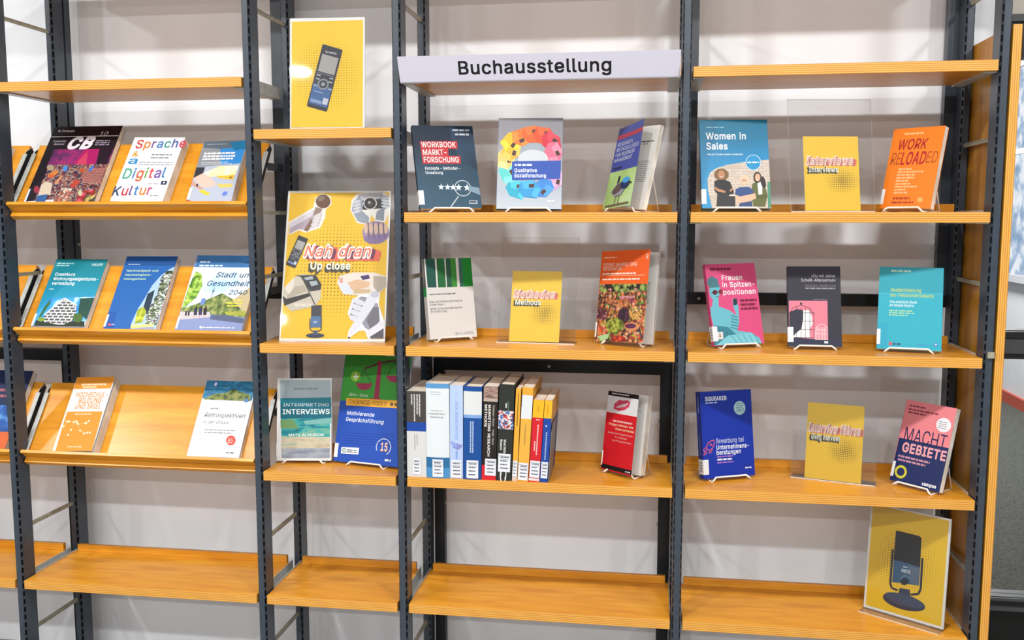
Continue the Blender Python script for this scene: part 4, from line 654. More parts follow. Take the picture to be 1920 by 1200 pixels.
def easel(x, y, z, yaw, w, h, t, lean, label, group='white wire book easels'):
    root = empty('book_easel', pose(x, y, z, yaw), label, 'book stand', group)
    a = min(0.30*w, 0.05); r = 0.0017; ln = R(lean); H = 0.62*h
    yb = H*math.sin(ln)+t/math.cos(ln)+0.004; zb = H*math.cos(ln); d = yb+0.022; f = a+0.012
    mb = MB(); mb.tube([(-f, -0.012, 0.0028), (-a-0.003, -0.010, 0.010), (-a, -0.0065, 0.0125), (a, -0.0065, 0.0125), (a+0.003, -0.010, 0.010), (f, -0.012, 0.0028)], 0.0026, WIRE); mb.build('front_lip', root, smooth=True)
    for s in (-1, 1):
        mb = MB(); mb.tube([(s*f, -0.012, r), (s*f, d, r)], r, WIRE); mb.build('base_wire', root, smooth=True)
    mb = MB(); mb.tube([(-f, d, r), (-a, yb, zb), (a, yb, zb), (f, d, r)], r, WIRE); mb.build('rear_leg', root, smooth=True)
    return root
def lv(l): return LV[l]
def stood(lev, x, y, yaw, lean, roll, w, h, t, design, label, elabel=None, **k):
    dz = max(0.008, t*math.sin(R(lean))+w/2*abs(math.sin(R(roll)))+0.0045)
    b = book(pose(x, y, LV[lev]+dz, yaw, lean, roll), w, h, t, design, label, **k)
    if elabel: easel(x, y, LV[lev], yaw, w, h, t, lean, elabel)
    return b
def sloped(lev, x, w, h, t, design, label, roll=0, **k):
    y, z = sp(0.0008 + w/2*abs(math.sin(R(roll))), t+0.0006)
    return book(pose(x, y, LV[lev]+z, 0, 36, roll), w, h, t, design, label, **k)
def sheet(M, w, h, design, label, cat, name, px=None, th=0.0006, base='#ffffff', border=0.0):
    mb = MB(); mb.box(-w/2, w/2, 0, th, 0, h, base)
    a = Art(mb, lambda u, v, e: (-w/2+u*w, -e, h*(1-v)), w, h, eps=1.6e-5); design(Px(a, *px) if px else a)
    o = mb.build(name); o.matrix_world = M; return tag(o, label, cat)
def holder(x, y, z, yaw, lean, w, h, label, front_lip=0.0, rear=0.06, roll=0):
    root = empty('sign_holder', pose(x, y, z, yaw), label, 'sign holder', 'clear acrylic sign holders')
    pose(0, 0, 0.0036, 0, lean, 0)
    L_ = pose(0, 0, 0.0036, 0, lean, 0)
    for nme, y0 in (('front_sheet', 0.0), ('back_sheet', 0.0032)):
        mb = MB(); mb.box(-w/2, w/2, y0, y0+0.0014, 0, h, CLEAR, left=CLEAR_EDGE, right=CLEAR_EDGE, top=CLEAR_EDGE, bottom=CLEAR_EDGE); mb.build(nme, root, L_)
    mb = MB(); mb.box(-w/2, w/2, -front_lip, rear, 0.0004, 0.0030, CLEAR, front=CLEAR_EDGE); mb.build('base', root)
    return root, pose(x, y, z, yaw) @ L_

# ------------------------------------------------------------------ sloping displays, left bay
def d_cb(q):
    q.fill('#150b16')
    q.rr(420, 400, 1330, 640, noise_mat('stall_haze', [(0.3, '#2a0e2c'), (0.45, '#5b2358'), (0.55, '#8a1e5c'), (0.7, '#3b1140')], 30, detail=6))
    q.p([(880, 400), (1085, 400), (1010, 640), (700, 720), (760, 560)], '#a51560').p([(930, 420), (900, 640), (720, 720), (800, 560)], '#c23a5c')
    q.p([(1085, 390), (1270, 390), (1140, 680), (1030, 640)], '#1b0a1e')
    q.rr(300, 610, 1180, 1128, cell_mat('market_crowd', ['#22101a', '#3c162a', '#782428', '#946a56', '#483f60', '#a88c76', '#221a2e', '#92283e', '#24364c', '#9a5e32'], 170, big=24, round_=False))
    q.p([(860, 660), (1170, 650), (1100, 860), (850, 860)], brick_mat('market_shelves', '#6e2a30', '#35141c', '#d09080', 60, 0.9, 0.25, 0.03))
    q.p([(600, 640), (650, 620), (640, 700), (590, 700)], '#3a86d8').p([(930, 690), (1000, 620), (1010, 650), (960, 705)], '#2f6fd2')
    q.ell(420, 650, 48, 40, '#a8957c').ell(455, 738, 80, 30, '#c87838', rot=-0.5).ell(440, 765, 36, 22, '#c0582e')
    q.p([(360, 830), (450, 860), (430, 1010), (260, 1020), (300, 880)], '#c9b8a4').p([(480, 850), (570, 760), (590, 775), (500, 880)], '#c98a62')
    q.p([(250, 1020), (390, 1000), (350, 1128), (210, 1128)], '#2c5a92').ell(240, 940, 40, 48, '#942c40').ell(770, 850, 45, 40, '#b0402e').ell(730, 890, 38, 32, '#a83a2c').ell(850, 690, 34, 30, '#b04a2a')
    q.p([(580, 920), (720, 930), (660, 1115), (480, 1110)], cell_mat('bowls', ['#d8b49a', '#c86a52', '#efdcc8', '#b89a8c'], 120, big=20))
    q.p([(800, 960), (1050, 950), (1010, 1110), (780, 1120)], cell_mat('peppers', ['#d23a3c', '#e0506a', '#a8241e', '#d8c06a', '#3e4c2a'], 60, big=14)).ell(830, 990, 28, 38, '#b8ba94')
    q.p([(105, 930), (160, 930), (85, 1122), (57, 1122)], '#c9d6ea').p([(60, 1095), (480, 1070), (470, 1125), (56, 1125)], '#cfe0f0')
    q.p([(250, 1030), (390, 1005), (350, 1128), (215, 1128)], '#2c5a92')
    q.l([(440, 233), (1338, 218)], 11, '#dcd8e0'); q.t('CB', 640, 985, 392, 150, '#e4dce6', 0.045, 0.3); q.t('10', 1072, 1188, 222, 62, '#d8d0dc', 0, 0.25)
    q.t('Cengage', 580, 748, 162, 26, '#cfc6d4', 0.02).ell(550, 152, 20, 15, '#cfc6d4').ell(554, 152, 12, 9, '#150b16')
    q.t('Consumer', 460, 635, 305, 24, '#b9b0c0', 0.01, 0.2).t('Behavior', 468, 612, 345, 24, '#b9b0c0', 0.01, 0.2)
    q.ln(1045, 1235, 280, 28, 3, 0.55, '#8f8598', 0.1)
sloped('L3', -1.057, 0.227, 0.300, 0.021, d_cb, 'large dark purple paperback with a colourful market crowd, first on the uppermost sloping shelf', cover='#150b16', px=((490, 90), (1395, 75), (1010, 1135), (55, 1125)), stick=False)
def rainbow(q, txt, x0, x1, y, h, cols, b=0.02):
    n = len(txt); vs = [max(v[0] for v in glyphs(c, b)[0]) - min(v[0] for v in glyphs(c, b)[0]) + 0.09 for c in txt]; tot = sum(vs)-0.09; x = x0
    for i, c in enumerate(txt):
        wd = (x1-x0)*(vs[i]-0.09)/tot; q.t(c, x, x+wd, y, h, cols[i % len(cols)], b); x += (x1-x0)*vs[i]/tot
def d_sprache(q):
    # coordinates of the detail at the left top, enlarged three times
    q.fill('#eef1f4'); A = ['#c8433c', '#d9823a', '#6c4a8e', '#3a7ab8', '#3f9a92', '#4a5a9e', '#d24a62']
    rainbow(q, 'Sprache', 752, 1036, 824, 50, A); rainbow(q, '&', 735, 770, 872, 30, ['#d9a23a']); rainbow(q, 'a', 712, 764, 915, 40, ['#2f8ac0'])
    rainbow(q, 'Digital', 682, 920, 1000, 58, ['#4aa08c', '#3f7ab0', '#c8633c', '#6a9a4a', '#d24a52', '#7a5aa0', '#3a7ab8']); rainbow(q, 'Kultur', 626, 842, 1095, 52, ['#3a4a6a', '#b83c44', '#6c4a8e', '#3a7ab8', '#d9823a', '#b8447a'])
    q.ln(850, 990, 862, 18, 2, 0.3, '#6a7078', 0.4).ln(780, 985, 905, 14, 2, 0.3, '#8a9098', 0.2).rr(903, 1020, 935, 1042, '#1d2a4a').rr(915, 1026, 924, 1036, '#dfe4ec').ln(830, 900, 1032, 10, 1, 0.4, '#8a9098').ln(840, 895, 1100, 8, 1, 0.4, '#5a6068')
sloped('L3', -0.805, 0.164, 0.242, 0.030, d_sprache, 'thick white paperback with multicoloured lettering, middle of the uppermost sloping shelf', cover='#eceff2', px=((752, 757), (1040, 765), (910, 1140), (620, 1125)), roll=-1.2, stick=False)
def d_grow(q):
    q.fill('#8d9298'); q.p([(700, 200), (1095, 110), (985, 500), (700, 570)], '#2f8ad2').p([(470, 200), (1095, 112), (1050, 230), (700, 290), (460, 300)], '#5a6a78').p([(840, 180), (1095, 112), (1060, 260), (900, 300)], '#17719e')
    q.p([(350, 600), (980, 500), (850, 1118), (215, 1118)], '#b3bbcc').p([(340, 600), (480, 590), (450, 680), (310, 760)], '#2d333c')
    q.p([(470, 670), (700, 560), (960, 540), (900, 700), (690, 720), (480, 740)], noise_mat('warm_paper', [(0.35, '#e0a860'), (0.5, '#f0d89a'), (0.65, '#f6ecc8')], 20)).p([(640, 720), (900, 690), (880, 770), (680, 750)], '#e2b83a').p([(640, 840), (880, 830), (850, 890), (700, 900)], '#dcc46a')
    q.p([(310, 760), (450, 680), (560, 740), (640, 850), (560, 895), (450, 900), (370, 830)], '#e2beb0').p([(270, 790), (370, 860), (465, 915), (400, 930), (262, 860)], '#c99a8c').ell(365, 865, 14, 22, '#2a2a30').p([(380, 950), (450, 930), (560, 990), (500, 1020)], '#d8c63a')
    q.p([(220, 1075), (300, 1105), (290, 1118), (215, 1118)], '#b02c3a').ell(760, 990, 45, 30, '#6a82d6', rot=-0.7).ell(845, 735, 22, 14, '#8a6a2a')
    q.ln(470, 930, 372, 42, 3, 0.62, '#e9edf2', 0.15)
    q.ln(430, 870, 520, 26, 2, 0.3, '#dfe5ec', 0.3).ln(515, 890, 238, 20, 1, 0.35, '#c9d2da')
sloped('L3', -0.583, 0.138, 0.230, 0.026, d_grow, 'blue and grey paperback showing a hand, right on the uppermost sloping shelf', cover='#8d9298', px=((470, 195), (1098, 112), (850, 1122), (205, 1122)), roll=0.8, wrap=0.008)
TEAL = grad_mat('teal_fade', [(0.0, '#58b0d8'), (0.35, '#2a9cc4'), (0.75, '#168a9e'), (1.0, '#0f7f8c')], 2, 0.25)
def d_crash(q):
    q.fill(TEAL); q.p([(262, 480), (530, 470), (463, 660), (160, 648), (200, 560)], noise_mat('blue_sky', [(0.4, '#1f78c8'), (0.55, '#3b98e0'), (0.68, '#cfe4f4')], 22)).p([(300, 255), (590, 250), (530, 440), (262, 470)], TEAL)
    q.p([(195, 600), (240, 520), (275, 480), (270, 510), (220, 580)], '#2c6a3a').p([(440, 480), (520, 475), (480, 600), (430, 560)], '#1d4a3e').p([(165, 620), (470, 630), (463, 660), (155, 648)], '#8a8484').p([(190, 600), (470, 610), (470, 640), (180, 630)], '#20301e')
    B = brick_mat('flats', '#2c3038', '#454a54', '#d8d2ca', 60, 1.1, 0.6, 0.11)
    q.p([(240, 570), (350, 478), (420, 520), (415, 600), (340, 630), (235, 610)], B).l([(240, 570), (350, 478), (422, 520)], 8, '#e4e0da').ell(430, 590, 28, 26, '#47682c').ell(220, 595, 22, 12, '#7a9a3a')
    q.t('Crashkurs', 296, 408, 350, 17, '#e6f2f4', 0.025, 0.0).t('Wohnungseigentums-', 286, 536, 376, 17, '#e6f2f4', 0.025).t('verwaltung', 277, 404, 402, 17, '#e6f2f4', 0.025).t('HAUFE', 502, 560, 289, 13, '#d6e8ea', 0.02).ln(315, 410, 277, 12, 2, 0.5, '#a8d4d8').ln(267, 300, 424, 10, 1, 0.5, '#d6e8ea')
sloped('L2', -1.084, 0.174, 0.253, 0.020, d_crash, 'teal paperback with a white apartment block, left on the middle sloping shelf', cover='#1a8ea6', px=((310, 255), (590, 250), (463, 660), (155, 648)))
def d_nachh(q):
    q.fill('#1f62ae'); q.p([(417, 97), (1108, 55), (1080, 200), (370, 225)], '#164f92')
    q.p([(1080, 210), (1000, 250), (880, 350), (760, 500), (640, 720), (570, 830), (480, 1040), (470, 1110), (830, 1135), (980, 600)], '#a9c6ea')
    q.p([(1075, 270), (950, 280), (880, 390), (840, 600), (690, 900), (680, 1050), (840, 1060), (985, 600)], cell_mat('green_tower', ['#22301e', '#3e5636', '#6a7a58', '#d8dcd4', '#2c3640', '#8a948a'], 110, (1, 1, 2.2), big=30, round_=False))
    q.p([(800, 560), (700, 620), (650, 800), (690, 900), (730, 850)], '#1d3444').p([(560, 850), (650, 800), (690, 870), (640, 1020), (530, 1040)], noise_mat('yellow_tree', [(0.4, '#7a8a1e'), (0.6, '#b8bc3a')], 60)).p([(480, 1050), (810, 1040), (800, 1085), (470, 1105)], '#ccd08a').p([(470, 1105), (800, 1080), (830, 1135)], '#9aa4ba')
    q.p([(165, 870), (270, 875), (220, 1110), (85, 1110)], '#1a54a4').ell(170, 1052, 24, 16, '#d84a5a').ln(200, 245, 1045, 12, 1, 0.9, '#dfe6f2')
    q.t('Nachhaltigkeit und', 408, 838, 305, 28, '#bfe0b4', 0.02).t('Nachhaltigkeits-', 386, 748, 368, 28, '#bfe0b4', 0.02).t('management', 364, 668, 428, 28, '#bfe0b4', 0.02).ln(435, 655, 205, 14, 1, 0.8, '#c2d2ea')
sloped('L2', -0.849, 0.168, 0.264, 0.022, d_nachh, 'blue paperback with a curved picture of a planted tower, middle of the middle sloping shelf', cover='#1f62ae', px=((417, 97), (1108, 55), (830, 1140), (70, 1128)), roll=0.4)
def d_stadt(q):
    q.fill('#7c90c0'); q.rr(420, 60, 1250, 240, '#3f78b4').p([(370, 235), (1250, 235), (1180, 800), (180, 800)], noise_mat('pale_sky', [(0.35, '#a4c8ea'), (0.5, '#cfe2f2'), (0.65, '#eef0ec')], 9))
    q.p([(400, 290), (480, 330), (490, 500), (400, 670), (200, 830), (300, 520)], noise_mat('bright_leaves', [(0.38, '#3f6a20'), (0.5, '#7fa838'), (0.62, '#b4cc66')], 70))
    q.p([(230, 800), (400, 750), (600, 670), (760, 600), (900, 680), (1160, 780), (1120, 940), (180, 850)], noise_mat('hedge', [(0.36, '#3c4e2c'), (0.5, '#6a7c3e'), (0.64, '#a8a468')], 50))
    q.p([(1080, 560), (1180, 480), (1130, 900), (900, 700)], '#cdbd94').rr(470, 670, 530, 760, '#6a8ac4').l([(655, 520), (610, 670)], 8, '#3a5a76').ell(640, 570, 18, 12, '#3a5a76')
    q.p([(185, 850), (600, 860), (600, 950), (160, 960)], '#c9c0c4').p([(160, 960), (620, 930), (1090, 960), (1045, 1155), (120, 1150)], '#8492be').p([(620, 900), (820, 900), (1080, 960), (1060, 1020), (600, 960)], '#56607e').p([(800, 860), (1110, 850), (1080, 920), (820, 900)], '#a8ac42')
    for x, c in ((400, '#26324e'), (468, '#2e2a5a'), (532, '#1e2038')): q.p([(x-22, 810), (x+28, 800), (x+20, 900), (x-25, 900)], c).ell(x+12, 795, 14, 16, '#3a2c28').l([(x-5, 895), (x-15, 940)], 9, '#c49a86')
    for x in (270, 310): q.p([(x-12, 845), (x+14, 840), (x+4, 910), (x-18, 905)], '#2c2832')
    q.t('Stadt und', 668, 1180, 378, 72, '#33557a', 0.01, 0.22).t('Gesundheit', 548, 1115, 500, 72, '#33557a', 0.01, 0.22).t('2040', 842, 1092, 622, 64, '#3a5a7c', 0.01, 0.22)
    q.ln(465, 625, 150, 24, 1, 0.9, '#d4e4f4', 0.05)
    q.ln(455, 790, 202, 24, 1, 0.9, '#d4e4f4', 0.05).ln(1050, 1200, 155, 20, 1, 0.9, '#27486a', 0.05).ln(910, 1060, 690, 20, 1, 0.9, '#f0e24a', 0.02).ln(820, 1045, 730, 20, 1, 0.9, '#f0e24a', 0.02).ln(830, 1040, 768, 20, 1, 0.9, '#f0e24a', 0.02).ln(500, 960, 1062, 12, 1, 0.9, '#dfe6f2', 0.02).ell(478, 1065, 16, 20, '#dfe6f2')
sloped('L2', -0.603, 0.208, 0.272, 0.018, d_stadt, 'pale blue paperback with a park street scene, right end of the middle sloping shelf', cover='#7c90c0', px=((425, 65), (1262, 60), (1045, 1158), (105, 1125)))
def d_hoch(q):
    q.fill('#ebe9e6'); q.p([(335, 68), (500, 67), (480, 120), (312, 122)], '#e0912a').p([(290, 222), (447, 222), (405, 392), (232, 390)], '#e0912a').p([(312, 122), (335, 68), (322, 68), (228, 392), (238, 392)], '#ebe9e6')
    q.t('HOCHSCHUL-', 327, 464, 158, 22, '#d98a2a', 0.02).t('BILDUNG', 338, 438, 184, 22, '#d98a2a', 0.02).t('UND SPIEL', 322, 436, 209, 21, '#d98a2a', 0.02).ln(355, 465, 98, 11, 1, 0.7, '#f2ddba', 0.05).ln(360, 420, 110, 11, 1, 0.6, '#f2ddba').ln(325, 420, 231, 10, 1, 0.4, '#f2ddba').ln(295, 370, 371, 10, 1, 0.4, '#f2ddba')
    q2 = random.Random(4); P = [(265+140*q2.random(), 258+70*q2.random()) for _ in range(16)]
    for i, a in enumerate(P):
        for b in P[i+1:]:
            if math.hypot(a[0]-b[0], a[1]-b[1]) < 36: q.l([a, b], 1.6, '#ecba74')
    for a in P: q.ell(a[0], a[1], 5, 5, '#f4dcb4', 8)
sloped('L1', -1.045, 0.135, 0.250, 0.030, d_hoch, 'thick white and orange paperback with orange capitals on the lowest sloping shelf', cover='#ebe9e6', px=((335, 68), (500, 67), (405, 392), (225, 390)), open_=4, page_design=None, stick=False, roll=0.5)
def d_retro(q):
    q.fill('#e9edf2'); q.p([(878, 68), (1090, 65), (1070, 155), (858, 150)], noise_mat('sea_blue', [(0.35, '#1c5478'), (0.55, '#2e7aa0'), (0.7, '#5a9ab4')], 26, (1, 1, 3))).p([(860, 155), (910, 128), (960, 122), (990, 103), (1020, 115), (1065, 130), (1062, 158)], noise_mat('green_hill', [(0.38, '#3a4a24'), (0.5, '#6a7a3a'), (0.62, '#8a8a4e')], 60)).rr(905, 70, 925, 96, '#2a6ab4').rr(910, 76, 920, 92, '#dfe8f2')
    q.t('Retrospektiven', 869, 1044, 234, 20, '#3a3c40', 0.0, 0.15).t('in der Praxis', 862, 974, 263, 15, '#54565a', 0.0, 0.15).ln(895, 937, 192, 9, 1, 0.5, '#8a8c90').ln(873, 1012, 287, 12, 2, 0.35, '#8a8c90', 0.25).ell(988, 336, 21, 22, '#d84a3a').ln(977, 1002, 328, 8, 3, 0.4, '#f4d4cc').ell(1046, 155, 10, 9, '#5a8ac4').p([(797, 402), (1028, 412), (1025, 422), (795, 411)], '#9ac0e4').ln(970, 1018, 388, 8, 1, 0.6, '#3a3c40')
sloped('L1', -0.603, 0.165, 0.258, 0.016, d_retro, 'white paperback with a green hill and sea on the lowest sloping shelf', cover='#e6eaf0', px=((878, 68), (1090, 65), (1025, 422), (795, 411)), stick=False)
def d_z(q):
    q.fill('#12264e'); q.r(0, 0.45, 1, 0.78, noise_mat('deep_sea', [(0.35, '#0f3a78'), (0.55, '#1f5aa8'), (0.7, '#7ab0dc')], 24)).r(0, 0.78, 1, 1, '#d9632a'); q.lines(0.4, 0.93, 0.24, 0.075, 2, 0.035, '#a8606c', 0.05)
sloped('L1', -1.391, 0.225, 0.272, 0.022, d_z, 'dark blue and orange book cut off by the left edge of the picture', cover='#12264e', stick=False, spine='#12264e', back='#101418')
def d_plain(q): q.fill('#cfd2d6'); q.lines(0.1, 0.8, 0.12, 0.05, 4, 0.02, '#5a5e66')
sloped('L3', -1.372, 0.16, 0.225, 0.02, d_plain, 'pale book barely showing behind the left upright, uppermost sloping shelf', cover='#cfd2d6', stick=False)

# ------------------------------------------------------------------ narrow bay: posters and two books
YEL = '#f4cf3e'; YDK = '#c79a1c'
def recorder(q, P, dark='#3c3f48', low='#4a6ea0'):
    """voice recorder drawn in a frame: P maps (0..1, 0..1) to the detail"""
    def pp(l, c): q.p([P(*z) for z in l], c)
    pp([(0.02, 0.0), (0.95, 0.0), (1.0, 0.02), (1.0, 0.98), (0.96, 1.0), (0.04, 1.0), (0.0, 0.98), (0.0, 0.02)], dark)
    pp([(0.05, 0.62), (0.95, 0.62), (0.95, 0.94), (0.05, 0.94)], low); pp([(0.1, 0.145), (0.9, 0.145), (0.9, 0.42), (0.1, 0.42)], '#a9a9a4')
    pp([(0.08, 0.44), (0.92, 0.44), (0.92, 0.45), (0.08, 0.45)], '#80828a')
    q.ell(*P(0.5, 0.60), abs(P(0.28, 0)[0]-P(0, 0)[0]), abs(P(0.28, 0)[0]-P(0, 0)[0]), '#8d9099'); q.ell(*P(0.5, 0.60), abs(P(0.2, 0)[0]-P(0, 0)[0]), abs(P(0.2, 0)[0]-P(0, 0)[0]), dark); q.ell(*P(0.5, 0.60), abs(P(0.1, 0)[0]-P(0, 0)[0]), abs(P(0.1, 0)[0]-P(0, 0)[0]), '#9da0aa')
    for a, b in ((0.1, 0.47), (0.72, 0.47), (0.1, 0.53), (0.72, 0.53), (0.06, 0.64), (0.78, 0.64)): pp([(a, b), (a+0.18, b), (a+0.18, b+0.02), (a, b+0.02)], '#b4b6bc')
    pp([(0.15, 0.73), (0.6, 0.73), (0.6, 0.74), (0.15, 0.74)], '#b9c6dc'); pp([(0.68, 0.8), (0.92, 0.8), (0.92, 0.9), (0.68, 0.9)], '#c8cedc'); pp([(0.1, 0.86), (0.64, 0.86), (0.64, 0.91), (0.1, 0.91)], '#8fa6cc')
def d_rec(q):
    q.fill('#f2f2f0'); q.p([(357, 125), (836, 112), (848, 845), (370, 845)], YEL)
    q.a.dots(0.49, 0.53, 0.47, 0.35, 0.033, 0.0098, '#b8841a', 0.35)
    c0, cx, cy = (568, 276), (137, 40), (-98, 425)
    recorder(q, lambda s, t: (c0[0]+s*cx[0]+t*cy[0], c0[1]+s*cx[1]+t*cy[1]))
    u0, v0 = q.m(588, 334); u1, v1 = q.m(662, 349); q.a.t('OLYMPUS', u0, u1, v0, 0.016, '#e4e4e6', 0.02, skew=v1-v0)
rt_, Mh = holder(-0.216, 0.006, LV['P'], 2.5, 4.0, 0.214, 0.302, 'clear acrylic holder of the voice recorder poster at the top of the narrow bay', 0.0, 0.06)
sheet(Mh @ Matrix.Translation((0, 0.0019, 0.0004)), 0.2135, 0.301, d_rec, 'yellow poster with a tilted grey voice recorder, topmost in the narrow bay', 'poster', 'poster', px=((342, 103), (848, 90), (862, 845), (362, 845)))
SK = '#c9c4c8'
def d_nah(q):
    q.fill('#f2f0ea'); q.p([(294, 96), (932, 100), (884, 1054), (190, 1042)], '#f2c534')
    q.a.dots(0.5, 0.52, 0.46, 0.36, 0.033, 0.011, '#a07c2a', 0.55)
    W = '#efece6'
    # hand with microphone
    q.p([(272, 375), (275, 290), (370, 235), (440, 195), (455, 130), (500, 102), (555, 120), (560, 175), (520, 210), (515, 260), (480, 330), (385, 360), (340, 345)], W)
    q.p([(276, 368), (282, 296), (375, 245), (450, 205), (470, 230), (500, 230), (470, 320), (395, 345), (340, 335)], '#b7a8b4').p([(282, 296), (375, 245), (450, 205), (430, 250), (340, 300), (280, 330)], '#d9d2da').ell(505, 155, 48, 46, '#6d4a36').ell(492, 135, 26, 18, '#857466', rot=-0.4).p([(455, 190), (500, 205), (470, 260), (440, 240)], '#9a8478').p([(420, 270), (450, 285), (395, 355), (372, 345)], '#8a6a5c')
    for i in range(4): q.ell(468-9*i, 248+24*i, 34, 11, '#ddd6da', rot=-0.5)
    # camera held in two hands
    q.p([(680, 215), (690, 150), (720, 110), (800, 95), (890, 92), (935, 130), (938, 200), (905, 300), (840, 290), (815, 245), (800, 320), (720, 300)], W)
    q.p([(750, 150), (900, 130), (905, 205), (760, 215)], '#2c2a2e').p([(735, 110), (890, 98), (895, 140), (745, 155)], '#c4c0c8').ell(808, 172, 44, 42, '#d6d2d6').ell(808, 172, 37, 36, '#1e1c20').ell(808, 172, 20, 19, '#4a4448').ell(803, 166, 8, 8, '#c8c0c4')
    q.p([(688, 215), (700, 160), (740, 120), (765, 170), (755, 220), (800, 265), (795, 315), (725, 290)], '#9aa2b0').p([(870, 120), (925, 125), (932, 195), (900, 215), (895, 290), (840, 280), (850, 225), (900, 195)], '#8f96a4')
    for i in range(4): q.ell(722, 160+22*i, 28, 9, '#d2d4dc', rot=-0.3); q.ell(905, 135+20*i, 28, 8, '#cdd0d8', rot=0.2)
    # round picture of hands
    q.ell(842, 366, 88, 76, '#a08ca8')
    for i in range(5): q.ell(778+32*i, 335+3*i, 13, 38, '#d6b8a2')
    q.p([(758, 390), (925, 370), (922, 400), (880, 432), (800, 440), (765, 420)], '#8a76a0')
    for i in range(4): q.l([(792+33*i, 300), (798+33*i, 400)], 6, '#6a5468')
    # voice recorder
    recorder(q, lambda s, t: (338+s*62-t*94, 376+s*26+t*192), '#3a3b40', '#4a4c54')
    # dictionary picture
    q.p([(215, 815), (225, 720), (300, 650), (350, 632), (430, 640), (475, 700), (470, 790), (430, 840), (270, 870)], '#c9c2b2').p([(300, 640), (440, 638), (478, 700), (470, 735), (400, 745), (340, 650)], '#3a3c40').p([(360, 655), (420, 645), (425, 665), (375, 672)], '#aab4ba').p([(395, 680), (445, 675), (455, 700), (410, 712)], '#aab4ba')
    q.p([(215, 770), (240, 790), (390, 755), (400, 775), (225, 835)], '#3c3a36').p([(240, 790), (380, 740), (360, 700), (270, 720)], '#b4ab98').l([(345, 640), (430, 830)], 8, '#57554e').p([(225, 720), (300, 650), (290, 720), (260, 760)], '#ded6c8'); q.t('SEARCH', 290, 405, 838, 16, '#ece6da', 0.03)
    # writing hands
    q.p([(580, 690), (600, 645), (690, 625), (830, 628), (900, 650), (905, 720), (850, 770), (720, 775), (620, 765)], '#e4dbd2').p([(735, 650), (790, 640), (800, 665), (750, 675)], '#4a3a6e').p([(650, 690), (720, 670), (800, 690), (790, 720), (690, 745), (660, 720)], '#dcb898').p([(820, 650), (905, 655), (905, 720), (850, 760), (820, 720)], '#b8ac9e').p([(595, 660), (620, 655), (620, 690), (598, 695)], '#d0a8a4').p([(690, 735), (800, 735), (800, 760), (690, 762)], '#cbb690').p([(595, 700), (660, 700), (680, 760), (620, 760)], '#d8dcec')
    # fist with a pen
    q.p([(640, 1055), (650, 1000), (690, 940), (645, 890), (680, 800), (730, 770), (790, 765), (830, 738), (865, 765), (855, 830), (870, 880), (895, 950), (890, 1050), (780, 1052), (760, 1000), (720, 1000)], '#f0eef0')
    q.p([(660, 900), (690, 810), (740, 780), (790, 790), (850, 830), (860, 930), (800, 1005), (760, 980), (735, 940)], '#9c9ca8').p([(770, 930), (820, 850), (855, 850), (860, 940), (800, 1000)], '#77757f')
    for i in range(4): q.ell(722-10*i, 815+36*i, 48-3*i, 17, '#d9d9e2', rot=0.35)
    q.p([(648, 1040), (665, 985), (790, 770), (835, 745), (858, 775), (830, 830), (720, 980)], '#dcdce6').ell(828, 768, 28, 22, '#c4c4d0').ell(652, 1042, 7, 6, '#2a2a2e').p([(760, 1010), (870, 940), (885, 965), (800, 1035)], '#e0e0e8').p([(790, 1040), (885, 985), (885, 1050), (800, 1050)], '#5c5a64')
    # microphone
    q.p([(405, 835), (475, 832), (472, 905), (402, 908)], '#4a4850').p([(400, 905), (470, 903), (467, 975), (395, 975)], '#5678a0').l([(392, 920), (392, 985), (405, 998), (455, 998), (468, 985), (470, 900)], 6, '#3a4258').ell(425, 1026, 62, 15, '#38425c').p([(415, 995), (440, 995), (442, 1025), (412, 1025)], '#4a5878').ln(415, 450, 935, 8, 2, 0.5, '#c8d2e0')
    # lettering
    for i in range(5): q.t('Nah dran', 366+9*(5-i), 812+12*(5-i), 524+4*(5-i), 74, '#e8735c' if i < 3 else '#7a3a58', 0.05, 0.28)
    q.t('Nah dran', 360, 814, 524, 78, '#f6ede4', 0.075, 0.28); q.t('Nah dran', 366, 808, 520, 70, '#e8806a', 0.015, 0.28)
    for i in range(4): q.t('Up close', 404-3*(4-i), 672-2*(4-i), 604+4*(4-i), 46, '#4a463e', 0.05)
    q.t('Up close', 406, 672, 602, 46, '#ecefdc', 0.03)
rt_, Mh = holder(-0.233, 0.056, LV['L2'], 5.0, 16.6, 0.312, 0.455, 'large clear acrylic holder of the yellow collage poster', 0.0, 0.14)
sheet(Mh @ Matrix.Translation((0, 0.0019, 0.0004)), 0.3115, 0.4545, d_nah, 'large yellow collage poster with hands, camera and coral lettering', 'poster', 'poster', px=((283, 82), (945, 90), (893, 1068), (180, 1055)))
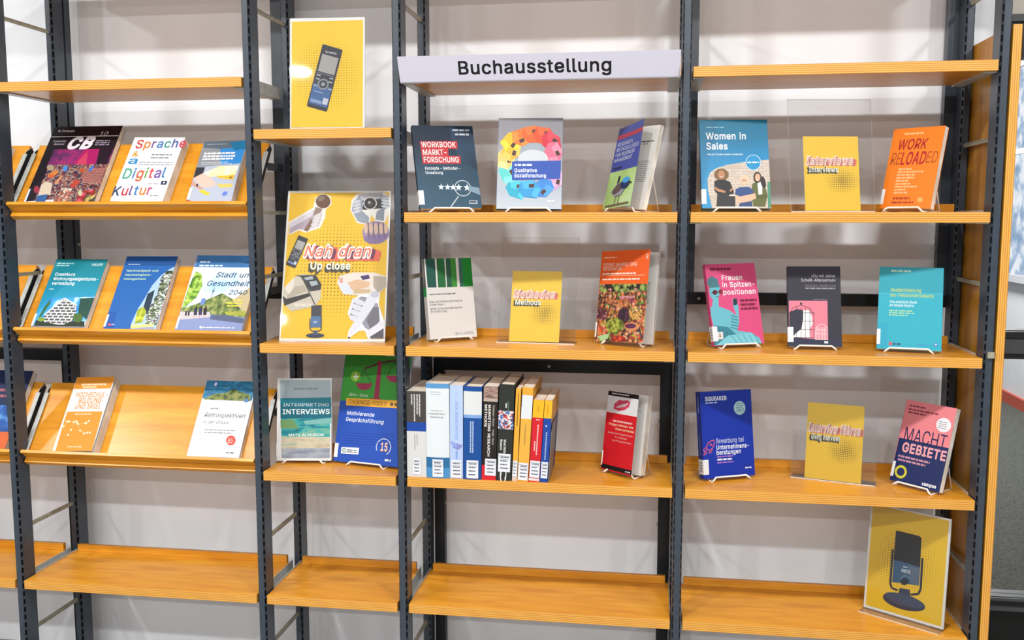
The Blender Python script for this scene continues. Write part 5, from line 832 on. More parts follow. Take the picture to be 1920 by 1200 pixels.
def d_inter(q):
    q.fill('#dfe0e0'); SEA = noise_mat('sea_painting', [(0.25, '#0f4a5c'), (0.4, '#1c7a86'), (0.52, '#3a9a96'), (0.62, '#6aa08a'), (0.75, '#9ab8a8')], 11, (1, 1, 4), dist=1.2)
    q.p([(245, 285), (690, 268), (650, 915), (262, 938)], SEA).p([(245, 285), (690, 268), (688, 410), (246, 440)], '#a9bac4').p([(246, 440), (688, 410), (686, 470), (247, 500)], '#1d7e92').p([(247, 480), (686, 460), (682, 580), (250, 610)], '#14667a')
    q.p([(250, 620), (360, 610), (400, 690), (252, 690)], '#6f9a62').p([(440, 620), (680, 580), (678, 625), (460, 650)], '#79b4ae').p([(256, 760), (660, 740), (655, 830), (258, 860)], noise_mat('sand_painting', [(0.35, '#90a494'), (0.5, '#bcb29a'), (0.65, '#a89c84')], 14, (1, 1, 4))).p([(258, 860), (655, 830), (650, 915), (262, 938)], noise_mat('violet_painting', [(0.35, '#70768c'), (0.6, '#98a0a8')], 14, (1, 1, 4)))
    q.t('INTERPRETING', 272, 666, 496, 26, '#cfe6e8', 0.0).t('INTERVIEWS', 268, 668, 560, 40, '#eef4f2', 0.02).t('MATS ALVESSON', 320, 608, 745, 22, '#eef2ea', 0.02).t('SECOND EDITION', 365, 575, 356, 14, '#5a6a76', 0.02)
stood('L1', -0.345, 0.105, 6, 10, 0.8, 0.166, 0.248, 0.013, d_inter, 'pale paperback with a painted teal seascape in the narrow bay', 'white wire easel under the seascape paperback', cover='#dfe0e0', px=((220, 275), (703, 250), (660, 935), (222, 965)), wrap=0.008)
def d_mot(q):
    q.fill('#2450b4'); q.p([(760, 100), (1290, 100), (1250, 500), (705, 490)], '#3a9a36').p([(750, 100), (1290, 100), (1280, 230), (740, 230)], '#35902f')
    q.ell(838, 296, 42, 42, '#8cc63a'); q.l([(838, 272), (838, 320)], 9, '#f2f6ea').l([(816, 296), (862, 296)], 9, '#f2f6ea')
    D = '#9a2c50'; q.l([(912, 232), (1035, 187), (1200, 150)], 12, '#5c1e38').ell(1035, 187, 20, 20, D).p([(1022, 190), (1052, 190), (1030, 475), (988, 472)], D).p([(960, 470), (1045, 472), (1045, 482), (955, 480)], D)
    for x0, y0, dx in ((908, 236, 0), (1155, 168, 0)):
        yb = 350 if x0 < 1000 else 285
        q.l([(x0, y0), (x0-60, yb)], 4, '#3c2030').l([(x0, y0), (x0+60, yb)], 4, '#3c2030').p([(x0-66, yb)] + [(x0+66*math.cos(t), yb+55*math.sin(t)) for t in [math.pi*i/10 for i in range(10, -1, -1)]], D)
    q.p([(760, 468), (1260, 490), (1255, 552), (755, 528)], '#f2b23c'); q.t('THERAPIE-TOOLS', 778, 1092, 522, 34, '#7a5a1e', 0.005); q.ell(1135, 517, 15, 15, '#6a5a3a').ell(1170, 519, 15, 15, '#6a5a3a')
    q.t('Jähne + Schulz', 778, 940, 455, 22, '#e6f2e0', 0.0).t('Motivierende', 762, 994, 610, 30, '#e6ecf8', 0.015, 0.12).t('Gesprächsführung', 752, 1072, 664, 30, '#e6ecf8', 0.015, 0.12)
    q.p([(718, 858), (868, 866), (862, 918), (712, 908)], '#e8ecf2').ell(740, 884, 15, 18, '#3a7a4a').ell(740, 884, 9, 11, '#e8ecf2').ln(764, 854, 876, 15, 2, 0.5, '#5a6a86', 0.1)
    q.a.ring(*q.m(1072, 860), 0.105, 0.012, '#c8d4ec', a0=150, a1=420); q.t('15', 1045, 1104, 892, 66, '#f0a25a', 0.03); q.t('15', 1050, 1100, 888, 58, '#f4ede6', 0.0); q.ln(1085, 1135, 956, 18, 1, 0.9, '#dfe6f4', 0.02)
    for i in range(5): q.l([(740-3*i, 745+20*i), (1170, 765+22*i)], 2.0, '#214aa8')
stood('L1', -0.147, 0.094, -13.6, 14.8, 0.4, 0.228, 0.328, 0.012, d_mot, 'tall green and blue workbook with a red balance scale, partly behind an upright', 'white wire easel under the tall green and blue workbook', cover='#2450b4', px=((755, 108), (1292, 125), (1212, 1025), (648, 965)), spine='#2450b4', wrap=0.012)

# ------------------------------------------------------------------ middle bay, upper row
STARP = [(math.cos(math.pi/2+math.pi*i/5)*(1 if i % 2 == 0 else 0.42), -math.sin(math.pi/2+math.pi*i/5)*(1 if i % 2 == 0 else 0.42)) for i in range(10)]
def d_work(q):
    q.fill(grad_mat('navy_fade', [(0.0, '#1f4a62'), (0.45, '#1d4258'), (0.8, '#15263c'), (1.0, '#12283e')], 2, 0.25)); q.p([(330, 580), (478, 585), (520, 860), (400, 780), (350, 700)], noise_mat('navy_bokeh', [(0.4, '#14243a'), (0.6, '#1d3850')], 14))
    RD = '#c23038'; q.p([(154, 680), (383, 680), (387, 728), (160, 728)], RD).p([(160, 728), (328, 728), (332, 775), (166, 775)], RD).p([(166, 775), (405, 772), (410, 820), (172, 822)], RD)
    q.t('WORKBOOK', 165, 376, 718, 33, '#eceaea', 0.02).t('MARKT-', 174, 320, 766, 33, '#eceaea', 0.02).t('FORSCHUNG', 180, 398, 812, 33, '#eceaea', 0.02).t('Konzepte – Methoden –', 187, 410, 858, 18, '#dfe6ea', 0.015).t('Umsetzung', 190, 298, 886, 18, '#dfe6ea', 0.015)
    q.ln(352, 460, 606, 14, 1, 0.8, '#b9c6d0', 0.05)
    q.ln(368, 460, 633, 14, 1, 0.8, '#b9c6d0', 0.05)
    for i, x in enumerate((287, 328, 362, 398, 452)): k = 21 if i < 3 else 24; q.p([(x+a*k, 966+b*k) for a, b in STARP][::-1], '#d3dfe8')
    q.a.ring(*q.m(425, 970), 0.13, 0.013, '#c2ccd4'); q.l([(398, 1020), (345, 1110)], 7, '#b9c4cc').p([(455, 955), (530, 965), (545, 1010), (470, 985)], '#7e97a8').p([(466, 1042), (520, 1040), (522, 1062), (468, 1064)], '#aab8c0').ln(470, 518, 1046, 13, 1, 0.9, '#3a5264', 0.02)
stood('L3', 0.126, 0.050, 26, 20, 1.0, 0.178, 0.250, 0.016, d_work, 'dark navy paperback with red title blocks and five stars', 'white wire easel under the dark navy paperback with stars', cover='#17324a', px=((105, 578), (475, 588), (553, 1085), (155, 1105)), wrap=0.014)
def gearhouse(q, cx, cy, ang, c1, c2, sc=1.0):
    def T(pts): return [(cx+sc*(x*math.cos(ang)-y*math.sin(ang)), cy+sc*(x*math.sin(ang)+y*math.cos(ang))*1.0) for x, y in pts]
    q.p(T([(-70, -40), (10, -62), (72, -20), (60, 55), (-30, 62), (-78, 20)]), c1); q.p(T([(-70, -40), (10, -62), (30, -10), (-40, 10)]), c2); q.p(T([(30, -10), (72, -20), (60, 55), (20, 40)]), c2); q.p(T([(-12, -30), (22, -38), (26, -12), (-8, -6)]), '#4a2c28')
def d_qual(q):
    q.fill(grad_mat('grey_fade', [(0.0, '#b9c2cc'), (0.22, '#a8b2be'), (0.5, '#b4b4b8'), (0.75, '#8a8a92'), (1.0, '#85858c')], 2, 0.26))
    q.ell(868, 840, 190, 180, '#9aa4ae')
    for (x, y, a, c1, c2) in ((770, 985, 0.4, '#2fa4c0', '#4ac0d6'), (715, 880, 1.2, '#5ac4c0', '#7ed8d2'), (700, 795, 1.7, '#d8c070', '#e8d894'), (735, 745, 2.0, '#e0a83c', '#f0c25a'), (735, 690, 2.4, '#e6b422', '#f4d03c'), (800, 660, 2.9, '#d8742a', '#ec8c3a'), (870, 640, 0.1, '#d2602a', '#e8743a'), (940, 650, 0.4, '#d2502c', '#e0643c'), (985, 690, 0.8, '#c83246', '#dc4658'), (1000, 760, 1.3, '#dc6a86', '#ec8aa2'), (1010, 930, 2.0, '#d89ac0', '#e6b4d2'), (930, 985, 2.6, '#3a82d0', '#4f9ae4'), (850, 985, 0.2, '#3294cc', '#4aaee0')): gearhouse(q, x, y, a, c1, c2, 0.92)
    q.ell(868, 800, 95, 62, '#c6cad0'); q.p([(738, 812), (1042, 808), (1040, 925), (738, 930)], '#2c50a8'); q.ln(755, 865, 828, 16, 1, 0.8, '#cfd8ec', 0.03)
    q.t('Qualitative', 753, 893, 880, 22, '#e8ecf4', 0.02).t('Sozialforschung', 752, 950, 913, 22, '#e8ecf4', 0.02); q.ln(960, 1005, 1058, 14, 1, 0.9, '#eef0f4', 0.02)
stood('L3', 0.344, 0.047, 3.4, 15, -0.3, 0.180, 0.262, 0.018, d_qual, 'blue edged hardback with a ring of rainbow coloured folded paper', 'white wire easel under the rainbow ring hardback', cover='#2c70b0', px=((655, 540), (1053, 535), (1048, 1115), (640, 1105)), hard=True, stick=False)
def d_rm(q):
    q.fill('#f0f0f0'); q.r(0, 0, 1, 0.55, '#3d4a9c').r(0, 0.09, 1, 0.145, '#a83248').r(0, 0.55, 1, 1, noise_mat('meadow_blur', [(0.35, '#7fa05a'), (0.5, '#9ab872'), (0.65, '#b4caa0')], 6))
    for i, (t, u1) in enumerate((('RESEARCH', 0.66), ('METHODOLOGIES', 0.94), ('FOR BUSINESS', 0.82), ('MANAGEMENT', 0.76))): q.t(t, 0.08, u1, 0.235+0.065*i, 0.045, '#c6cde8', 0.01)
    q.lines(0.1, 0.5, 0.50, 0.03, 1, 0.02, '#1e2446');
    q.l([(0.42, 0.62), (0.40, 0.74)], 0.07, '#2c2a30').p([(0.2, 0.80), (0.42, 0.70), (0.62, 0.72), (0.72, 0.78), (0.6, 0.86), (0.35, 0.86)], '#8e8ea0').e(0.45, 0.77, 0.2, 0.055, '#5a4a46', rot=-0.3).e(0.68, 0.73, 0.16, 0.06, '#1e2c60').e(0.70, 0.685, 0.13, 0.035, '#3f9ad8').l([(0.80, 0.715), (0.92, 0.73)], 0.03, '#22242c').l([(0.45, 0.86), (0.42, 0.965)], 0.02, '#3a2c2a').l([(0.55, 0.86), (0.56, 0.965)], 0.02, '#3a2c2a').l([(0.1, 0.975), (0.95, 0.965)], 0.03, '#6a5a44')
def p_lines(q): q.lines(0.62, 0.93, 0.18, 0.03, 1, 0.014, '#3a3a3e').lines(0.66, 0.80, 0.21, 0.03, 1, 0.012, '#6a6a6e').lines(0.60, 0.92, 0.42, 0.022, 12, 0.007, '#6c6c70', 0.1)
stood('L3', 0.600, 0.086, -46, 14.8, 0.0, 0.163, 0.236, 0.014, d_rm, 'paperback with a small blue headed bird, its cover standing open', 'white wire easel under the bird paperback', cover='#3d4a9c', open_=15, curl=0.012, page_design=p_lines, back='#dedbd6', wrap=0.010)
# middle row
def d_green(q):
    q.fill('#dfdedb'); G = ['#1c5a4a', '#2a7a46', '#3a9440', '#16803a']
    q.p([(172, 285), (230, 283), (240, 478), (185, 480)], '#1d564c').p([(240, 283), (288, 281), (300, 476), (250, 478)], '#1f6a3a').p([(296, 281), (330, 280), (342, 474), (306, 476)], '#285a44').p([(325, 280), (358, 279), (372, 472), (338, 474)], '#3a8e38').p([(375, 279), (410, 278), (425, 470), (388, 472)], '#3c6a62').p([(398, 279), (457, 277), (476, 466), (410, 470)], '#178a2e')
    q.t('Das problemzentrierte', 195, 405, 576, 14, '#5e6062', 0.01).t('Interview –', 197, 300, 599, 14, '#5e6062', 0.01).t('eine praxisorientierte', 200, 404, 622, 14, '#5e6062', 0.01).t('Einführung', 203, 304, 645, 14, '#5e6062', 0.01).ln(195, 370, 522, 14, 1, 0.6, '#7e8082', 0.03).t('BELTZ JUVENTA', 362, 482, 787, 17, '#77797c', 0.0)
def s_green(s): (s.r(0, 0, 1, 0.36, '#6e6a66'), s.r(0, 0.36, 1, 0.47, '#22a04a'), s.r(0, 0.47, 1, 1, '#d6d5d1'), s.r(0.35, 0.05, 0.5, 0.3, '#a8a49e'))
stood('L2', 0.112, 0.136, 36, 10, 0.0, 0.150, 0.236, 0.022, d_green, 'white paperback with a band of green stripes', 'white wire easel under the green striped paperback', cover='#dfdedb', px=((165, 285), (455, 278), (505, 800), (195, 830)), spine_design=s_green, stick=False)
FOOD = cell_mat('food_market', ['#3a2a20', '#4e6a2a', '#8aa83a', '#7a2c22', '#d8743a', '#e8b28a', '#d84a3a', '#c8b04a', '#4a2a44', '#e6c08a'], 95, big=22)
def d_doing(q):
    q.fill('#de5a20'); q.rr(50, 462, 650, 1150, FOOD)
    q.p([(85, 455), (640, 455), (636, 545), (90, 548)], cell_mat('green_veg', ['#2a4a22', '#4e7a30', '#a8b85a', '#30261e', '#c88a7a'], 70, big=22)); q.p([(70, 560), (250, 560), (260, 690), (60, 690)], cell_mat('brown_veg', ['#4a2a20', '#8a4630', '#c8784a', '#5a2e24', '#d8b07a'], 110, big=22)); q.p([(320, 600), (500, 590), (480, 680), (330, 700)], cell_mat('pink_veg', ['#c86a7a', '#e0a0a0', '#a84a58', '#d88a6a'], 130, big=22)).p([(230, 650), (430, 630), (430, 720), (290, 730)], cell_mat('orange_veg', ['#d8703a', '#e0905a', '#b04a2a'], 130, big=22))
    q.ell(370, 830, 70, 90, cell_mat('dark_grapes', ['#3a1a30', '#5a2a44', '#2a1426'], 170, big=20)).ell(500, 800, 75, 80, cell_mat('nuts', ['#e0a850', '#efc67a', '#d88a3a'], 150, big=20)).ell(115, 810, 60, 70, cell_mat('onions', ['#5a2430', '#7a3444', '#c89aa0'], 130, big=20))
    q.ell(265, 945, 108, 85, cell_mat('limes', ['#9aa82e', '#b4bc46', '#7a8c22'], 95, big=10)).p([(70, 930), (200, 1060), (150, 1110), (62, 1060)], cell_mat('carrots', ['#e0602a', '#e88a5a', '#c84a1e'], 90, (1, 1, 0.5), big=10)).ell(455, 960, 85, 50, '#c8875a').ell(440, 955, 62, 30, '#5a2a48').ell(300, 1110, 85, 45, cell_mat('tomatoes', ['#d83a20', '#e8562e', '#b82a18'], 90, big=10)).p([(60, 1070), (200, 1040), (180, 1100), (110, 1130)], '#a4c890')
    q.t('DOING MARKETING', 140, 532, 242, 40, '#f4dccf', 0.004).t('RESEARCH', 137, 350, 292, 40, '#f4dccf', 0.004).ln(130, 520, 325, 22, 1, 0.75, '#f4dccf', 0.03).l([(120, 352), (620, 350)], 4, '#f0c4ac').ln(125, 565, 392, 22, 1, 0.75, '#f4dccf', 0.03).ln(150, 305, 137, 18, 1, 0.6, '#f0c4ac', 0.03).t('R', 640, 662, 158, 58, '#f0d4c4', 0.01)
def p_lines2(q): q.lines(0.66, 0.88, 0.33, 0.022, 11, 0.008, '#6c6c70', 0.05).lines(0.66, 0.82, 0.60, 0.022, 3, 0.008, '#6c6c70', 0.1)
stood('L2', 0.606, 0.108, -21.5, 11, 0.4, 0.176, 0.260, 0.010, d_doing, 'orange paperback with a fruit and vegetable market, its cover ajar', 'white wire easel under the orange food market paperback', cover='#de5a20', px=((125, 65), (690, 40), (570, 1160), (30, 1125)), open_=17, page_design=p_lines2, back='#dcdad6', wrap=0.010)
# upper cards in clear holders
def d_card(big, small, bx0, bx1, sx1):
    def d(q):
        q.r(0, 0, 1, 1, '#f0c83e'); q.dots(0.68, 0.60, 0.34, 0.2, 0.033, 0.014, '#6a5420', 0.6)
        for i in range(4): q.t(big, bx0+0.012*(4-i), min(bx1+0.016*(4-i), 1.0), 0.372+0.005*(4-i), 0.095, '#d8746a' if i < 3 else '#7a5060', 0.05, 0.28)
        q.t(big, bx0-0.008, bx1+0.006, 0.376, 0.10, '#f2e6da', 0.075, 0.28).t(big, bx0, bx1, 0.372, 0.09, '#e09a8c', 0.012, 0.28)
        for i in range(4): q.t(small, 0.085-0.008*(4-i), sx1-0.006*(4-i), 0.482+0.004*(4-i), 0.07, '#4a463a', 0.05)
        q.t(small, 0.088, sx1, 0.48, 0.07, '#eff0de', 0.025)
    return d
rt_, Mh = holder(0.355, 0.122, LV['L2'], -4, 15.5, 0.229, 0.309, 'clear acrylic holder standing in the middle of the sign bay, yellow card inside', 0.012, 0.05)
sheet(Mh @ Matrix.Translation((-0.006, 0.0019, 0.0006)), 0.147, 0.208, d_card('Methoden', 'Methods', 0.03, 0.88, 0.60), 'small yellow card between the green striped and the orange food market books', 'card', 'info_card')
rt_, Mh = holder(1.159, 0.074, LV['L3'], 10, 11.5, 0.226, 0.305, 'clear acrylic holder between the teal and the bright orange books', 0.0, 0.05)
sheet(Mh @ Matrix.Translation((0.0, 0.0019, 0.0006)), 0.149, 0.203, d_card('Interviews', 'Interviews', 0.03, 0.90, 0.62), 'small yellow card between the teal and the bright orange books', 'card', 'info_card')
rt_, Mh = holder(1.192, 0.128, LV['L1'], -17, 7, 0.227, 0.316, 'clear acrylic holder between the blue book and the pink and navy book', 0.0, 0.05)
d_give = d_card('Interview führen', 'Giving interviews', 0.02, 0.95, 0.60)
sheet(Mh @ Matrix.Translation((0.0, 0.0019, 0.0006)), 0.151, 0.214, d_give, 'small yellow card between the blue book and the pink and navy book', 'card', 'info_card')

# ------------------------------------------------------------------ middle bay, row of upright books
def spine_book(x, w, h, dep, roll, cover, design, label, hard=False, lab=None, y=0.008, side=None, pages=PAGES, round_=0.0):
    roll_ = R(roll); z = LV['L1']+0.0006
    root = empty('book', pose(x, y, z, 0, 0, -roll), label, 'book', 'upright books on the shelf')
    ct = 0.0022 if hard else 0.0006; ov = 0.003 if hard else 0.0; side = side or cover
    mb = MB(); mb.box(ct, w-ct, 0.004, dep-ov, ov, h-ov-0.0005, pages); mb.build('page_block', root)
    mb = MB(); mb.box(0, ct, 0.001, dep, 0, h, side); mb.box(w-ct, w, 0.001, dep, 0, h, side)
    n = 8; pr = [(w*i/n, -round_*math.sin(math.pi*i/n)) for i in range(n+1)]
    mb.prismz(pr + [(w, 0.003), (0, 0.003)], 0, h, cover)
    def fn(u, v, e):
        return (w*u, -round_*math.sin(math.pi*min(max(u, 0), 1))-e-(0.0004 if round_ else 0), h*(1-v))
    a = Art(mb, fn, w, h, eps=3e-5, sub=8 if round_ else 1); design(a); cov = mb.build('cover', root)
    if lab:
        u0, u1, v0, v1 = lab; mb = MB(); a = Art(mb, lambda u, v, e: (w*u, -round_-0.0012-e, h*(1-v)), w, h)
        a.r(u0, v0, u1, v1, '#e3e6ee'); a.lines(u0+0.18*(u1-u0), u1-0.1*(u1-u0), v0+0.16*(v1-v0), 0.2*(v1-v0), 4, 0.07*(v1-v0), '#4a4c52', 0.3); a.r(u0+0.05*(u1-u0), v0+0.11*(v1-v0), u1-0.05*(u1-u0), v0+0.14*(v1-v0), '#8a8c92'); a.r(u0+0.05*(u1-u0), v0+0.30*(v1-v0), u1-0.05*(u1-u0), v0+0.32*(v1-v0), '#8a8c92')
        tag(mb.build('shelf_label', cov), 'white library shelf label')
    return root
def s1(a):
    a.r(0, 0, 1, 0.36, '#46423e').r(0, 0.36, 1, 0.465, '#1c46a0').r(0, 0.465, 1, 1, '#d4d4d2')
    for u, v1 in ((0.64, 0.29), (0.52, 0.27), (0.38, 0.35), (0.24, 0.16)):
        q = random.Random(int(u*100)); v = 0.035
        while v < v1: k = 0.008+0.02*q.random(); a.r(u, v, u+0.07, min(v+k, v1), '#d2d0ca'); v += k+0.005
    for u, v1 in ((0.52, 0.62), (0.40, 0.68)):
        v = 0.5
        while v < v1: a.r(u, v, u+0.03, v+0.012, '#8a8a8a'); v += 0.018
def s2(a): a.r(0, 0, 1, 0.05, '#5a96c8').r(0, 0.05, 1, 0.78, '#dde3e6').r(0, 0.78, 1, 0.89, '#2c6c9c').r(0, 0.89, 1, 1, '#4a8ec4').t('Handbuch', 0.22, 0.72, 0.292, 0.014, '#6a6e74').t('Unternehmens-', 0.1, 0.85, 0.325, 0.016, '#4e5258', 0.01).t('bewertung', 0.2, 0.74, 0.36, 0.017, '#4e5258', 0.01).lines(0.2, 0.7, 0.085, 0.025, 2, 0.008, '#a8b0b6')
def s3(a): a.r(0, 0, 1, 1, '#b4c8ec').tv('SOCIAL RESEARCH METHODS', 0.17, 0.58, 0.42, 0.2, '#6f94d4', 0.01).e(0.5, 0.65, 0.3, 0.03, '#7f92d0').e(0.3, 0.63, 0.3, 0.02, '#93a4dc', rot=0.6).e(0.72, 0.66, 0.3, 0.02, '#8a8ecc', rot=-0.7).r(0.44, 0.70, 0.6, 0.79, '#8aa8dc').c(0.5, 0.09, 0.08, '#9ab4e4')
def s4(a):
    a.r(0, 0, 1, 1, '#164c94').r(0, 0.05, 1, 0.30, '#d9dcdd').r(0, 0.30, 1, 0.335, '#7ea4d8').c(0.42, 0.83, 0.03, '#d0dcf0')
    for u in (0.5, 0.38):
        v = 0.37
        while v < 0.70: a.r(u, v, u+0.07, v+0.014, '#b9cbe6'); v += 0.019
def s5(a): a.r(0, 0, 1, 1, '#241c1a').r(0, 0.0, 1, 0.13, noise_mat('brown_waves', [(0.35, '#4a2024'), (0.5, '#a08a7e'), (0.6, '#6a3a36'), (0.75, '#c2b6a8')], 30, (1, 1, 6))).r(0, 0.13, 1, 0.16, '#b4a698').r(0, 0.84, 1, 1, '#d0222e').tv('Esteban-Bravo · Vidal-Sanz', 0.2, 0.62, 0.66, 0.15, '#cdbfb2', 0.0).tv('MARKETING RESEARCH', 0.195, 0.745, 0.36, 0.17, '#ece8e2', 0.025).tv('METHODS', 0.195, 0.43, 0.1, 0.17, '#ece8e2', 0.025)
def s6(a): a.r(0, 0, 1, 1, '#2b2e2a').r(0, 0.27, 1, 0.46, cell_mat('traffic_picture', ['#2a3a5a', '#c8443a', '#e4e0dc', '#4a7ab8', '#7a2c34', '#d8d8d4'], 120, big=60, round_=False)).tv('Mixed Methods', 0.57, 0.74, 0.42, 0.16, '#dfe0d8', 0.02).tv('Research', 0.57, 0.68, 0.18, 0.16, '#dfe0d8', 0.02).r(0.45, 0.19, 0.55, 0.24, '#c8c8c0').r(0.62, 0.17, 0.68, 0.27, '#56705a').e(0.45, 0.93, 0.22, 0.12, '#d8dad2').e(0.5, 0.925, 0.1, 0.05, '#2b2e2a')
def s7(a): a.r(0, 0, 1, 1, '#e8aa3a').r(0.42, 0.05, 0.62, 0.4, '#8a6420').r(0, 0.78, 1, 1, '#d8c4b4')
def s8(a): a.r(0, 0, 1, 0.08, '#e6a636').r(0, 0.08, 1, 0.33, '#dbe0e4').r(0, 0.33, 1, 1, '#e9ae44').r(0.42, 0.40, 0.46, 0.62, '#7a6a48').r(0.50, 0.38, 0.54, 0.6, '#8a7648')
def s9(a):
    a.r(0, 0, 1, 0.215, '#f0b424').r(0, 0.215, 1, 1, '#d01e2c').r(0, 0.955, 1, 0.985, '#e8dcdc')
    for u, v0, v1 in ((0.52, 0.30, 0.66), (0.30, 0.5, 0.62)):
        v = v0
        while v < v1: a.r(u, v, u+0.12, v+0.018, '#ecc8c4'); v += 0.025
    a.r(0.35, 0.235, 0.7, 0.245, '#f0c8c0').r(0.4, 0.07, 0.55, 0.14, '#d89a1a')
def s10(a):
    a.r(0, 0, 1, 0.22, '#f0b42a').r(0, 0.22, 1, 1, '#1c459c').c(0.4, 0.315, 0.12, '#c8d4ec')
    v = 0.39
    while v < 0.72: a.r(0.4, v, 0.58, v+0.018, '#a8bcdc'); v += 0.026
    a.r(0.35, 0.05, 0.5, 0.17, '#d89a1a')
spine_book(0.0006, 0.0562, 0.248, 0.185, 0, '#d4d4d2', s1, 'thick spine, dark brown above blue above white, first of the upright books', lab=(0.3, 0.72, 0.78, 0.97))
spine_book(0.0575, 0.0667, 0.272, 0.178, 0, '#dde3e6', s2, 'thickest spine, white with blue ends, second of the upright books', True, (0.27, 0.74, 0.80, 0.985), round_=0.004)
spine_book(0.1249, 0.0375, 0.268, 0.170, 0.3, '#b4c8ec', s3, 'light blue spine among the upright books', False, (0.1, 0.9, 0.80, 0.99))
spine_book(0.1632, 0.0520, 0.266, 0.172, 0.7, '#164c94', s4, 'dark blue spine with a white upper field among the upright books', True, (0.2, 0.85, 0.79, 0.985), round_=0.004)
spine_book(0.2162, 0.0405, 0.268, 0.170, 1.6, '#241c1a', s5, 'black spine with white capitals and a red foot', False, (0.22, 1.0, 0.77, 0.95))
spine_book(0.2582, 0.0430, 0.275, 0.195, 2.0, '#2b2e2a', s6, 'black hardback spine with a small traffic picture', True, (0.1, 0.9, 0.715, 0.905), round_=0.002)
spine_book(0.3030, 0.0140, 0.264, 0.18, 2.6, '#e8aa3a', s7, 'very thin yellow spine right of the black hardback', False, (0.05, 0.9, 0.78, 0.95))
spine_book(0.3182, 0.0300, 0.268, 0.215, 3.2, '#e9ae44', s8, 'yellow spine with a white upper field', False, (0.05, 0.95, 0.80, 0.985), side='#e3a436')
spine_book(0.3500, 0.0300, 0.234, 0.175, 3.4, '#d01e2c', s9, 'red spine with a yellow top', False, (0.05, 0.98, 0.74, 0.945))
b10 = spine_book(0.3816, 0.0215, 0.234, 0.20, 3.4, '#1c459c', s10, 'narrow blue spine with a yellow top, last of the upright books', False, (0.08, 0.95, 0.75, 0.95), side=grad_mat('blue_yellow_side', [(0.0, '#2a3f86'), (0.70, '#3a3f7c'), (0.74, '#e0a63c'), (1.0, '#e6ac40')], 2, 0.234))
t = empty('bookend', pose(0.4052, 0.004, LV['L1'], 0, 0, -3.4), 'grey metal bookend right of the last upright book', 'bookend')
BE = noise_mat('grey_sheet_metal', [(0.3, '#6d6863'), (0.7, '#7a756f')], 20, rough=0.4, spec=0.5)
mb = MB(); mb.prism([(0, 0.0004), (0.11, 0.0004), (0.11, 0.165), (0.03, 0.165), (0.0, 0.14)], 0, 0.0014, BE); mb.build('upright_plate', t)
def d_frag(q):
    q.fill('#c81c26'); q.r(0, 0, 1, 0.055, '#16161a').r(0, 0.055, 1, 0.27, '#d9d9dc').r(0, 0.93, 1, 0.985, '#16161a').lines(0.12, 0.7, 0.018, 0.02, 1, 0.014, '#c8c8cc', 0.05)
    q.p([(0.22, 0.215), (0.24, 0.15), (0.38, 0.095), (0.52, 0.098), (0.66, 0.085), (0.75, 0.105), (0.72, 0.165), (0.58, 0.215), (0.40, 0.235)], '#cc3f5c')
    q.p([(0.28, 0.195), (0.45, 0.155), (0.70, 0.115), (0.60, 0.165), (0.42, 0.195)], '#d9d9dc')
    for i in range(7): q.l([(0.30+0.06*i, 0.215-0.010*i), (0.33+0.055*i, 0.180-0.008*i)], 0.012, '#dd8296').l([(0.30+0.06*i, 0.16-0.007*i), (0.32+0.055*i, 0.125-0.003*i)], 0.012, '#dd8296')
    q.lines(0.25, 0.88, 0.355, 0.03, 1, 0.022, '#e8b4b0', 0.03)
    q.t('Fragen können wie', 0.13, 0.92, 0.425, 0.028, '#f2d2a8', 0.015).t('Küsse schmecken', 0.36, 0.96, 0.475, 0.028, '#f2d2a8', 0.015).t('Systemische Fragetechniken', 0.12, 0.93, 0.53, 0.022, '#ecb8b4', 0.0).t('für Anfänger', 0.36, 0.76, 0.575, 0.022, '#ecb8b4', 0.0).t('und Fortgeschrittene', 0.28, 0.9, 0.62, 0.022, '#ecb8b4', 0.0).lines(0.8, 0.97, 0.955, 0.02, 1, 0.014, '#d8d8dc', 0.02)
def p_small(q): q.lines(0.66, 0.92, 0.20, 0.03, 1, 0.01, '#8a8a8c', 0.2).e(0.72, 0.9, 0.025, 0.02, '#6a6a6e')
stood('L1', 0.603, 0.110, -32, 10, 0.8, 0.136, 0.228, 0.022, d_frag, 'red paperback with a lipstick kiss, its cover ajar', 'white wire easel under the red paperback with a kiss', cover='#c81c26', open_=17, page_design=p_small, back='#e0ddd8', wrap=0.008)

